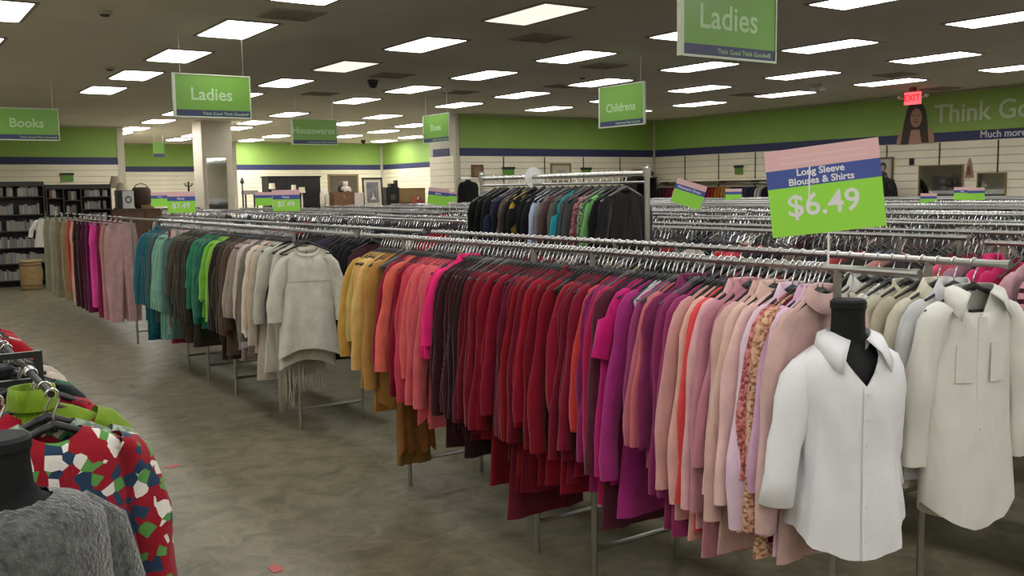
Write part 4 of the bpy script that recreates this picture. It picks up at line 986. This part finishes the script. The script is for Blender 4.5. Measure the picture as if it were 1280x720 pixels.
for n, (px, py) in enumerate(((217, 583), (345, 711))):
    p = atz(px, py, 0); o = MB().poly([(-.05, -.02), (.02, -.035), (.06, 0), (.01, .03), (-.04, .025)], 0, .0015).build('floor_tape', mat('tape_red', (.42, .09, .08, 1), .6), None, (p.x, p.y, .0018), rot=(PI/2, 0, .4+n))
    tag(o, ('faded red tape scrap on the floor near the winter rack', 'red tape scrap on the floor in the open aisle')[n], 'tape')

# ================================================================== housewares at the rear, left of the column
def A(px, py, Y): return aty(px, py, Y)
YT = 22.6
z0 = A(165, 261, YT).z; xa, xb = A(131, 261, YT).x, A(250, 261, YT).x
t = thing('wooden_sideboard', 'long brown wooden sideboard carrying the lamp and small housewares', 'sideboard', ((xa+xb)/2, YT, 0)); W2 = (xb-xa)/2
MB().box(-W2, W2, -.02, .5, z0-.04, z0).build('top', M_WOOD, t); MB().box(-W2+.03, W2-.03, .02, .48, .12, z0-.04).build('body', M_WOOD, t)
for k in range(5):
    a = -W2+.05+k*(2*W2-.1)/5; dd = MB().box(a+.01, a+(2*W2-.1)/5-.01, 0, .02, .16, z0-.08).build('door', M_WOOD, t)
    MB().box(a+.06, a+.09, -.02, 0, z0*.6, z0*.6+.1).build('handle', M_STEEL, dd)
for sx in (-1, 1):
    for sy in (.06, .42): MB().box(sx*(W2-.08)-.03, sx*(W2-.08)+.03, sy-.03, sy+.03, 0, .12).build('leg', M_WOOD, t)
p = A(150, 261, YT+.2)
t = thing('table_lamp', 'table lamp with cream shade beside the white cube', 'lamp', (p.x-.02, YT+.32, z0))
MB().lathe([(.09, 0), (.09, .02), (.03, .05), (.05, .2), (.02, .36), (.012, .42)], 18).build('base', M_WOOD, t, smooth=True)
zl = A(150, 220, YT+.32).z-z0
MB().lathe([(.17, zl-.26), (.10, zl)], 24, cap=False).build('shade', mat('lamp_shade_cream', (.62, .55, .40, 1), .8), t, smooth=True)
p = A(157, 259, YT)
t = thing('white_cube_speaker', 'white-fronted cube with round emblem on the wooden sideboard', 'speaker', (p.x, YT+.02, z0)); hs = A(157, 238, YT).z-z0
MB().box(-.17, .19, 0, .22, 0, hs).build('cabinet', M_BLACKM, t); MB().box(-.05, .19, -.012, 0, 0.01, hs-.01).build('front', M_WHITE, t)
MB().poly(ell(.07, hs*.5, .075, .085, 20), -.018, -.012).build('emblem', mat('emblem_green', (.12, .18, .14, 1), .6), t); MB().poly(ell(.07, hs*.5, .04, .045, 16), -.02, -.018).build('emblem_centre', M_WHITE, t)
t = thing('lamp_shade', 'spare tilted cream lamp shade on top of the white cube', 'lamp shade', (p.x-.02, YT+.12, z0+hs))
MB().lathe([(.15, 0), (.08, .16)], 20, cap=False).build('shade', MATS['lamp_shade_cream'], t, smooth=True); MB().lathe([(.082, .155), (.085, .165), (.078, .168)], 20, cap=False).build('rim', M_TRIM, t)
p = A(181, 260, YT)
t = thing('rattan_basket', 'brown rounded rattan basket on the wooden sideboard', 'basket', (p.x, YT+.25, z0)); hb_ = A(181, 234, YT+.25).z-z0
MB().lathe([(.14, 0), (.21, hb_*.3), (.23, hb_*.6), (.19, hb_*.92), (.16, hb_)], 26).build('body', mat('rattan_brown', (.07, .045, .03, 1), .8, bump=.8, bscale=60), t, smooth=True)
MB().tube([(-.18, 0, hb_*.9), (-.1, 0, hb_*1.12), (0, 0, hb_*1.18), (.1, 0, hb_*1.12), (.18, 0, hb_*.9)], .012, 6).build('handle', M_WOOD, t)
for n, (px, wd, hh, mm_, lab) in enumerate(((186, .28, .08, M_TAN, 'flat tan box on the sideboard before the rattan basket'), (226, .3, .20, M_TRIM, 'cream box on the sideboard near the mirror column'), (236, .16, .34, M_WOOD, 'narrow brown box on the sideboard near the mirror column'))):
    p = A(px, 260, YT); t = thing('storage_box', lab, 'box', (p.x, YT+.08, z0)); MB().box(-wd/2, wd/2, 0, .2, 0, hh).build('body', mm_, t); MB().box(-wd/2-.008, wd/2+.008, -.008, .208, hh-.03, hh+.004).build('lid', mm_, t)
p = A(257, 300, YT)
t = thing('coat_stand', 'dark slim coat stand beside the mirror column', 'coat stand', (p.x-.08, YT+.9, 0)); ht_ = A(256, 227, YT+.9).z
MB().tube([(0, 0, .02), (0, 0, ht_)], .022, 8).build('pole', M_DWOOD, t); MB().lathe([(.2, 0), (.2, .02), (.03, .05)], 20).build('base', M_DWOOD, t)
for k in range(4): a = k*PI/2+.3; MB().tube([(0, 0, ht_-.12), (.09*math.cos(a), .09*math.sin(a), ht_-.1), (.12*math.cos(a), .12*math.sin(a), ht_-.03)], .009, 6).build('peg', M_DWOOD, t)

# ------------------------------------------------------------------ rear room furniture (beyond the rows)
YR = 29.0
xa, xb = A(336, 240, YR).x, A(401, 240, YR).x; zt_ = A(368, 221.5, YR).z
t = thing('black_wardrobe', 'wide black wardrobe against the rear of the store', 'wardrobe', ((xa+xb)/2, YR+.3, 0)); W2 = (xb-xa)/2
MB().box(-W2, W2, -.28, .3, .06, zt_).build('body', M_BLACKM, t); MB().box(-W2-.03, W2+.03, -.32, .33, zt_, zt_+.04).build('cornice', M_BLACKM, t)
for k in range(3):
    a = -W2+.03+k*(2*W2-.06)/3; d_ = MB().box(a+.008, a+(2*W2-.06)/3-.008, -.3, -.28, .12, zt_-.05).build('door', M_BLACKM, t); MB().box(a+.06, a+.075, -.325, -.3, zt_*.5, zt_*.5+.16).build('handle', M_STEEL, d_)
for sx in (-1, 1): MB().box(sx*(W2-.1)-.05, sx*(W2-.1)+.05, -.2, .22, 0, .06).build('plinth_foot', M_BLACKM, t)
YS = 27.6; zs = A(365, 262, YS).z
xa, xb = A(300, 260, YS).x, A(540, 260, YS).x
t = thing('display_counter', 'long low wooden display counter in front of the black wardrobe', 'counter', ((xa+xb)/2, YS, 0)); W2 = (xb-xa)/2
MB().box(-W2, W2, -.05, .55, zs-.04, zs).build('top', M_WOOD, t)
for k in range(7): q = -W2+.05+k*(2*W2-.16)/6; MB().box(q, q+.06, 0, .5, 0, zs-.04).build('support', M_WOOD, t)
MB().box(-W2+.05, W2-.05, 0, .5, zs*.45, zs*.45+.03).build('shelf', M_WOOD, t); MB().box(-W2+.05, W2-.05, .48, .5, .05, zs-.04).build('back_board', M_WOOD, t)
def on(px, Y=None): return A(px, 258, Y or YS+.2).x
for n, (px, r, py) in enumerate(((341, .10, 229), (368, .08, 231), (378, .11, 234))):
    h_ = A(px, py, YS+.2).z-zs; t = thing('small_lamp', ('tallest', 'slimmest', 'widest-shaded')[n]+' beige lamp of the trio before the black wardrobe', 'lamp', (on(px), YS+.2, zs))
    MB().lathe([(.06, 0), (.06, .015), (.015, .03), (.03, h_*.3), (.012, h_-.14)], 14).build('base', M_TRIM, t, smooth=True); MB().lathe([(r, h_-.17), (r*.8, h_)], 18, cap=False).build('shade', MATS['lamp_shade_cream'], t, smooth=True)
h_ = A(313, 238, YS+.2).z-zs
t = thing('side_table', 'small greyish side table on the counter left of the black wardrobe', 'side table', (on(313), YS+.2, zs))
MB().box(-.2, .2, -.15, .15, h_-.12, h_).build('top', mat('faded_mauve', (.25, .20, .19, 1), .7), t)
for sx in (-1, 1):
    for sy in (-1, 1): MB().box(sx*.17-.02, sx*.17+.02, sy*.12-.02, sy*.12+.02, 0, h_-.12).build('leg', M_DWOOD, t)
h_ = A(304, 225, YS+.2).z-zs
t = thing('candle_stand', 'dark slim candle stand left of the side table', 'candle stand', (on(304), YS+.2, zs)); MB().lathe([(.09, 0), (.09, .02), (.02, .04), (.018, h_-.12), (.06, h_-.08), (.05, h_)], 16).build('stem', M_DWOOD, t, smooth=True); MB().lathe([(.03, h_), (.03, h_+.06)], 12).build('candle', M_DWOOD, t)
# chest with mirror back and plush toys
xa, xb = A(411, 240, YS+.3).x, A(449, 240, YS+.3).x; zt_ = A(430, 218, YS+.3).z; W2 = (xb-xa)/2
t = thing('dresser_mirror', 'wide wooden framed mirror standing on the counter behind the plush toy', 'mirror', ((xa+xb)/2, YS+.35, zs))
for (a, b_, c, d_) in ((-W2, -W2+.06, 0, zt_-zs), (W2-.06, W2, 0, zt_-zs), (-W2, W2, zt_-zs-.05, zt_-zs)): MB().box(a, b_, -.02, .02, c, d_).build('frame_bar', M_TAN, t)
MB().box(-W2+.06, W2-.06, -.005, .01, .02, zt_-zs-.05).build('glass', mat('dull_mirror', (.34, .31, .24, 1), .15, .8), t)
h_ = A(430, 240, YS).z-zs; xa, xb = on(418, YS), on(443, YS)
t = thing('wooden_chest', 'brown wooden chest on the counter under the plush toy', 'chest', ((xa+xb)/2, YS, zs)); W2 = (xb-xa)/2
MB().box(-W2, W2, 0, .28, 0, h_*.7).build('body', M_WOOD, t); MB().box(-W2-.01, W2+.01, -.01, .29, h_*.7, h_).build('lid', M_WOOD, t); MB().box(-.03, .03, -.02, -.01, h_*.6, h_*.8).build('clasp', M_STEEL, t)
pl = mat('plush_white', (.6, .52, .46, 1), .95, bump=.8, bscale=60)
t = thing('plush_toy', 'pale plush bear sitting on the brown wooden chest', 'plush toy', (on(435, YS), YS+.14, zs+h_))
MB().lathe([(.06, 0), (.11, .05), (.12, .12), (.07, .19)], 16).build('body', pl, t, smooth=True); MB().lathe([(.03, .17), (.08, .21), (.085, .26), (.05, .32), (.02, .335)], 16).build('head', pl, t, smooth=True)
for s in (-1, 1):
    MB().lathe([(.01, 0), (.028, .015), (.03, .03), (.01, .05)], 10, c=(s*.065, 0, .29)).build('ear', pl, t, smooth=True); MB().tube([(s*.09, -.02, .15), (s*.15, -.06, .07)], [.035, .03], 10).build('arm', pl, t, smooth=True); MB().tube([(s*.06, -.05, .035), (s*.09, -.17, .035)], [.04, .038], 10).build('leg', pl, t, smooth=True)
t = thing('vase', 'small dark vase before the wooden framed mirror', 'vase', (on(429), YS+.22, zs+h_)); MB().lathe([(.03, 0), (.06, .06), (.05, .12), (.02, .18), (.035, .21)], 14).build('body', M_DWOOD, t, smooth=True); MB().lathe([(.036, .205), (.04, .215), (.034, .22)], 14, cap=False).build('rim', M_STEEL, t)
h_ = A(449, 241, YS).z-zs; t = thing('white_box', 'plain pale box on the counter before the framed print', 'box', (on(449, YS), YS-.02, zs)); MB().box(-.15, .15, 0, .2, 0, h_).build('body', mat('pale_box', (.5, .43, .38, 1), .7), t); MB().box(-.155, .155, -.005, .205, h_-.03, h_+.004).build('lid', MATS['pale_box'], t)
for n, px in enumerate((405, 411)):
    h_ = A(px, 235+4*n, YS).z-zs; t = thing('glass_jar', ('tall', 'short')[n]+' pale jar at the right of the black wardrobe', 'jar', (on(px, YS), YS+.1, zs)); MB().lathe([(.07, 0), (.075, h_*.3), (.07, h_*.75), (.03, h_*.85)], 16).build('body', M_TRIM, t, smooth=True); MB().lathe([(.04, h_*.85), (.04, h_)], 14).build('stopper', M_WHITE, t)
def framed(name, label, loc, rotz, W_, H_, m_frame, m_mat, m_pic, bw=.05, tilt=0, inset=.12, pic=True):
    t = thing(name, label, 'picture' if 'mirror' not in name else 'mirror', loc, rotz); t.rotation_euler = (tilt, 0, rotz)
    for (a, b_, c, d_) in ((-W_/2, -W_/2+bw, 0, H_), (W_/2-bw, W_/2, 0, H_), (-W_/2+bw, W_/2-bw, 0, bw), (-W_/2+bw, W_/2-bw, H_-bw, H_)): MB().box(a, b_, -.035, -.002, c, d_).build('frame_bar', m_frame, t)
    MB().box(-W_/2+bw, W_/2-bw, -.016, -.002, bw, H_-bw).build('mount', m_mat, t)
    if pic: MB().box(-W_/2+bw+inset, W_/2-bw-inset, -.02, -.016, bw+inset, H_-bw-inset).build('print', m_pic, t)
    return t
xa, xb = on(453.5), on(479.5); H_ = A(466, 222, YS+.2).z-zs
t = framed('framed_print', 'large framed grey print with wide pale mount leaning on the counter', ((xa+xb)/2, YS+.2, zs), .1, xb-xa, H_, M_DWOOD, M_TRIM, mat('print_grey', (.14, .13, .14, 1), .5, noise=.5, nscale=4), .045, -.06, .1)
MB().poly([(-.1, .25), (.12, .25), (.04, .34), (.02, .5), (-.02, .34)], -.023, -.02).build('boat_print', M_TRIM, t)
h_ = A(490, 234, YS+.1).z-zs; t = thing('black_speaker', 'black stepped speaker tower beside the framed print', 'speaker', (on(490), YS+.1, zs)); MB().box(-.24, .22, 0, .3, 0, h_).build('cabinet', M_BLACKM, t); MB().box(-.05, .2, .05, .28, h_, h_+.12).build('upper_unit', M_BLACKM, t); MB().box(.12, .2, .05, .2, h_+.12, h_+.22).build('antenna_block', M_BLACKM, t); MB().poly(ell(0, h_*.5, .1, .1, 18), -.01, 0).build('driver', M_VENT, t)
xa, xb = on(499), on(536); h_ = A(517, 235, YS+.4).z-zs; t = thing('wicker_screen', 'low woven brown panel standing on the counter', 'panel', ((xa+xb)/2, YS+.42, zs)); MB().box(-(xb-xa)/2, (xb-xa)/2, 0, .03, 0, h_).build('panel', M_TAN, t); MB().box(-(xb-xa)/2, (xb-xa)/2, -.01, .04, h_-.03, h_).build('top_rail', M_WOOD, t)
t = thing('toy_car', 'red toy with dark wheels on the counter before the woven panel', 'toy', (on(523), YS+.1, zs)); MB().poly([(-.16, .06), (.16, .06), (.17, .16), (.08, .2), (.02, .34), (-.1, .36), (-.15, .2)], 0, .2).build('body', mat('toy_red', (.28, .05, .05, 1), .5), t)
for s in (-1, 1): MB().tube([(s*.1, -.01, .06), (s*.1, .21, .06)], .06, 14).build('wheel', M_BLACKM, t)
MB().poly([(-.04, .22), (.0, .31), (-.08, .32), (-.11, .22)], -.004, 0).build('window', M_TRIM, t)
t = thing('brown_bowl', 'brown bowl on the counter beside the black speaker', 'bowl', (on(506), YS+.1, zs)); MB().lathe([(.08, 0), (.16, .08), (.2, .17), (.19, .17), (.15, .08), (.05, .03)], 20).build('bowl', M_WOOD, t, smooth=True); MB().lathe([(.09, 0), (.085, .02)], 16).build('foot_ring', M_WOOD, t)

# ================================================================== things on the back wall
def onback(px, py, off=.03): return aty(px, py, YB-off)
def wall_pic(p1, p2, label, mf, mm_, mp, bw, ins, pic=True):
    a, b_ = onback(*p1), onback(*p2); return framed('wall_picture', label, ((a.x+b_.x)/2, YB-.022, b_.z), 0, b_.x-a.x, a.z-b_.z, mf, mm_, mp, bw, 0, ins, pic)
wall_pic((589, 206), (604, 223), 'small reddish brown framed picture on the back wall', mat('frame_redbrown', (.16, .07, .04, 1), .5), mat('mount_brown', (.22, .12, .08, 1), .6), M_TAN, .05, .05)
wall_pic((688, 204), (713.5, 228), 'pale sketch in a thin brown frame on the back wall', M_TAN, M_TRIM, mat('sketch', (.40, .36, .27, 1), .7, noise=.2, nscale=5), .05, .1)
def tag_sign(px, py, w_, h_, label, wall='b', X=None):
    if wall == 'b': p = onback(px, py, .05); loc = (p.x, YB-.045, p.z); rz = 0
    elif wall == 'r': p = on_right(px, py, .05); loc = (XR-.045, p.y, p.z); rz = -PI/2
    else: p = aty(px, py, YL-.05); loc = (p.x, YL-.045, p.z); rz = 0
    t = thing('wall_tag', label, 'sign', loc, rz); MB().box(-w_/2, w_/2, -.008, .008, 0, h_).build('card', M_SGREEN, t); MB().box(-w_/2-.02, w_/2+.02, -.02, .02, h_, h_+.06).build('holder', M_BLACKM, t)
tag_sign(636, 221, .34, .19, 'small green tag right of the reddish brown picture'); tag_sign(733, 221, .32, .19, 'small green tag right of the pale sketch')
tag_sign(923, 218, .26, .17, 'small green tag on the right wall above the clothes', 'r'); tag_sign(84.5, 227, .30, .17, 'small green tag above the three-bay bookcase', 'l')
# wall rail with a black jacket and shelf
a, b_ = onback(576, 223, .3), onback(640, 223, .3)
t = thing('wall_rail', 'chrome wall rail on the back wall', 'rail', ((a.x+b_.x)/2, YB-.3, a.z)); W2 = (b_.x-a.x)/2
MB().tube([(-W2, 0, 0), (W2, 0, 0)], .015, 8).build('bar', M_CHROME, t)
for s in (-1, 1): MB().tube([(s*W2*.9, 0, 0), (s*W2*.9, .275, 0)], .01, 6).build('bracket', M_STEEL, t)
p = onback(585, 225, .3)
make_top('black_jacket', 'black jacket hung flat on the chrome wall rail', 'jacket', None, (14, 14, 15), (p.x, YB-.3, a.z), 0, W=.23, L=.62, seed=600, sleeve=.55, d=.05, fat=1.2, top=-.06, collar='shirt', hem='flat')
hanger((p.x, YB-.3, a.z), 0, 'hanger of the black jacket on the wall rail', None)
a = onback(786, 222, .25); b_ = onback(806, 222, .25)
t = thing('red_basket', 'rounded reddish brown basket on top of the corner shelf', 'basket', ((a.x+b_.x)/2+.1, YB-.32, a.z)); MB().lathe([(.22, 0), (.34, .06), (.36, .13), (.28, .2), (.2, .22)], 24, sx=1.1, sy=.75).build('body', mat('basket_red', (.15, .04, .03, 1), .7), t, smooth=True); MB().lathe([(.36, .11), (.375, .13), (.36, .15)], 24, sx=1.1, sy=.75, cap=False).build('rim', M_WOOD, t)
t = thing('corner_shelf', 'dark corner shelf unit under the reddish basket', 'shelf', ((a.x+b_.x)/2+.1, YB-.32, 0))
MB().box(-.42, .34, -.28, .28, a.z-.04, a.z).build('top', M_DWOOD, t)
for sx in (-.4, .3): MB().box(sx, sx+.03, -.26, .28, 0, a.z-.04).build('side', M_DWOOD, t)
MB().box(-.4, .3, .26, .28, .1, a.z-.04).build('back', M_DWOOD, t); MB().box(-.37, .3, -.26, .26, a.z*.5, a.z*.5+.03).build('shelf', M_DWOOD, t)

# ================================================================== right wall: shelf of hanging clothes, mirrors, portrait
zs_ = on_right(900, 224.5, .35).z
ya, yc = on_right(822, 225, .35).y, on_right(985, 225, .35).y
t = thing('wall_shelf', 'long cream wall shelf with a rail for clothes on the right wall', 'shelf', (XR-.03, (ya+yc)/2, zs_)); W2 = abs(ya-yc)/2
MB().box(-.34, 0, -W2, W2, -.03, 0).build('board', M_BOARD, t); MB().tube([(-.28, -W2, -.1), (-.28, W2, -.1)], .014, 8).build('rail', M_CHROME, t)
for k in range(5): y = -W2+.1+k*(2*W2-.2)/4; MB().box(-.3, -.005, y-.01, y+.01, -.11, -.03).build('bracket', M_STEEL, t)
WC = [((40, 34, 34), 'brown-black'), ((70, 20, 30), 'dark wine'), ((110, 30, 50), 'wine'), ((190, 70, 110), 'bright pink'), ((90, 22, 44), 'burgundy'), ((84, 16, 36), 'deep burgundy'), ((70, 16, 34), 'oxblood'), ((60, 20, 30), 'dark plum'), ((120, 30, 40), 'brick'), ((150, 40, 40), 'red'), ((180, 110, 40), 'orange'), ((170, 130, 60), 'gold'), ((34, 34, 60), 'navy'), ((28, 28, 44), 'midnight'), ((60, 60, 80), 'slate blue'), ((40, 40, 60), 'ink blue'), ((190, 184, 174), 'cream'), ((30, 30, 50), 'blue-black'), ((36, 34, 48), 'dark indigo'), ((26, 26, 36), 'near-black')]
ME_LG = {}
for n, (rgb, words) in enumerate(WC*2):
    y = (ya-.1)-(ya-yc-.2)*n/(len(WC)*2-1); key = (n//2 % len(WC))
    rgb, words = WC[n//2]
    t, S = make_top('wall_garment', '%s garment under the long wall shelf' % words, 'shirt', '%s garments under the wall shelf' % words, rgb, (XR-.31, y, zs_-.1), 0, W=.17, L=.6, seed=700+n % 5, sleeve=.45, d=.014, flat=.3)
pa, pb = on_right(1092, 197, .03), on_right(1116.5, 226, .03)
t = framed('wall_portrait', 'framed portrait of a dark-haired figure on the right wall', (XR-.025, (pa.y+pb.y)/2, pb.z), -PI/2, pa.y-pb.y, pa.z-pb.z, mat('frame_gilt', (.16, .11, .04, 1), .4), M_TRIM, M_TRIM, .045, 0, .05)
MB().poly(ell(0, .31, .085, .10, 18), -.026, -.02).build('hair_print', M_HAIR, t); MB().poly(ell(0, .28, .055, .07, 16), -.03, -.026).build('face_print', M_SKIN, t); MB().poly([(-.13, .07), (.13, .07), (.11, .16), (.04, .21), (-.04, .21), (-.11, .16)], -.026, -.02).build('clothes_print', M_HAIR, t)
po = atx(1106, 243, XR-.5)
t, S = make_top('dark_jacket', 'dark jacket hung over beige trousers below the framed portrait', 'jacket', None, (34, 31, 28), (XR-.5, po.y, 1.94), PI/2-.3+PI, W=.23, L=.38, seed=610, sleeve=.28, d=.06, fat=1.3, top=-.08, collar='shirt', r0=.09, r1=.07, splay=.06, flat=.6)
make_trousers('beige_trousers', 'beige trousers hanging under the dark jacket', None, (150, 138, 112), (XR-.46, po.y, 1.62), PI/2+PI, L=.95, seed=611, W=.19, d=.03)
t = thing('costume_stand', 'slim metal stand carrying the dark jacket and beige trousers', 'garment stand', (XR-.48, po.y, 0)); MB().tube([(0, 0, .02), (0, 0, 1.92)], .014, 8).build('pole', M_STEEL, t); MB().lathe([(.2, 0), (.2, .015), (.02, .03)], 20).build('base', M_STEEL, t); MB().tube([(0, -.2, 1.80), (0, 0, 1.9), (0, .2, 1.80)], .012, 8).build('shoulder_bar', M_BLACKM, t)
pd = on_right(1139.5, 206, .03); t = thing('wall_hook', 'small black wall hook right of the framed portrait', 'hook', (XR-.022, pd.y, pd.z), -PI/2); MB().box(-.055, .055, -.02, 0, 0, .14).build('plate', M_BLACKM, t); MB().tube([(0, -.02, .1), (0, -.07, .09), (0, -.08, .02), (0, -.04, .0)], .014, 8).build('hook', M_BLACKM, t)
for (p1, p2, lab) in (((1149, 207), (1203, 262), 'wide wall mirror with pale reflection on the right wall'), ((1222, 216), (1257, 255), 'smaller wall mirror beside the brown standard')):
    a, b_ = on_right(*p1), on_right(*p2); t = framed('wall_mirror', lab, (XR-.022, (a.y+b_.y)/2, b_.z), -PI/2, a.y-b_.y, a.z-b_.z, M_TAN, M_MIRROR, None, .02, 0, .1, False)
a = on_right(1211, 222, .05); t = thing('wall_figurine', 'small reddish figurine plaque between the wall mirrors', 'plaque', (XR-.022, a.y, a.z), -PI/2); MB().poly([(-.09, 0), (.09, 0), (.07, .12), (.04, .3), (0, .4), (-.04, .3), (-.07, .12)], -.03, 0).build('plaque', mat('plaque_pink', (.36, .2, .15, 1), .6), t); MB().poly([(-.05, .05), (.05, .05), (.02, .25), (-.02, .25)], -.04, -.03).build('figure', M_WOOD, t)
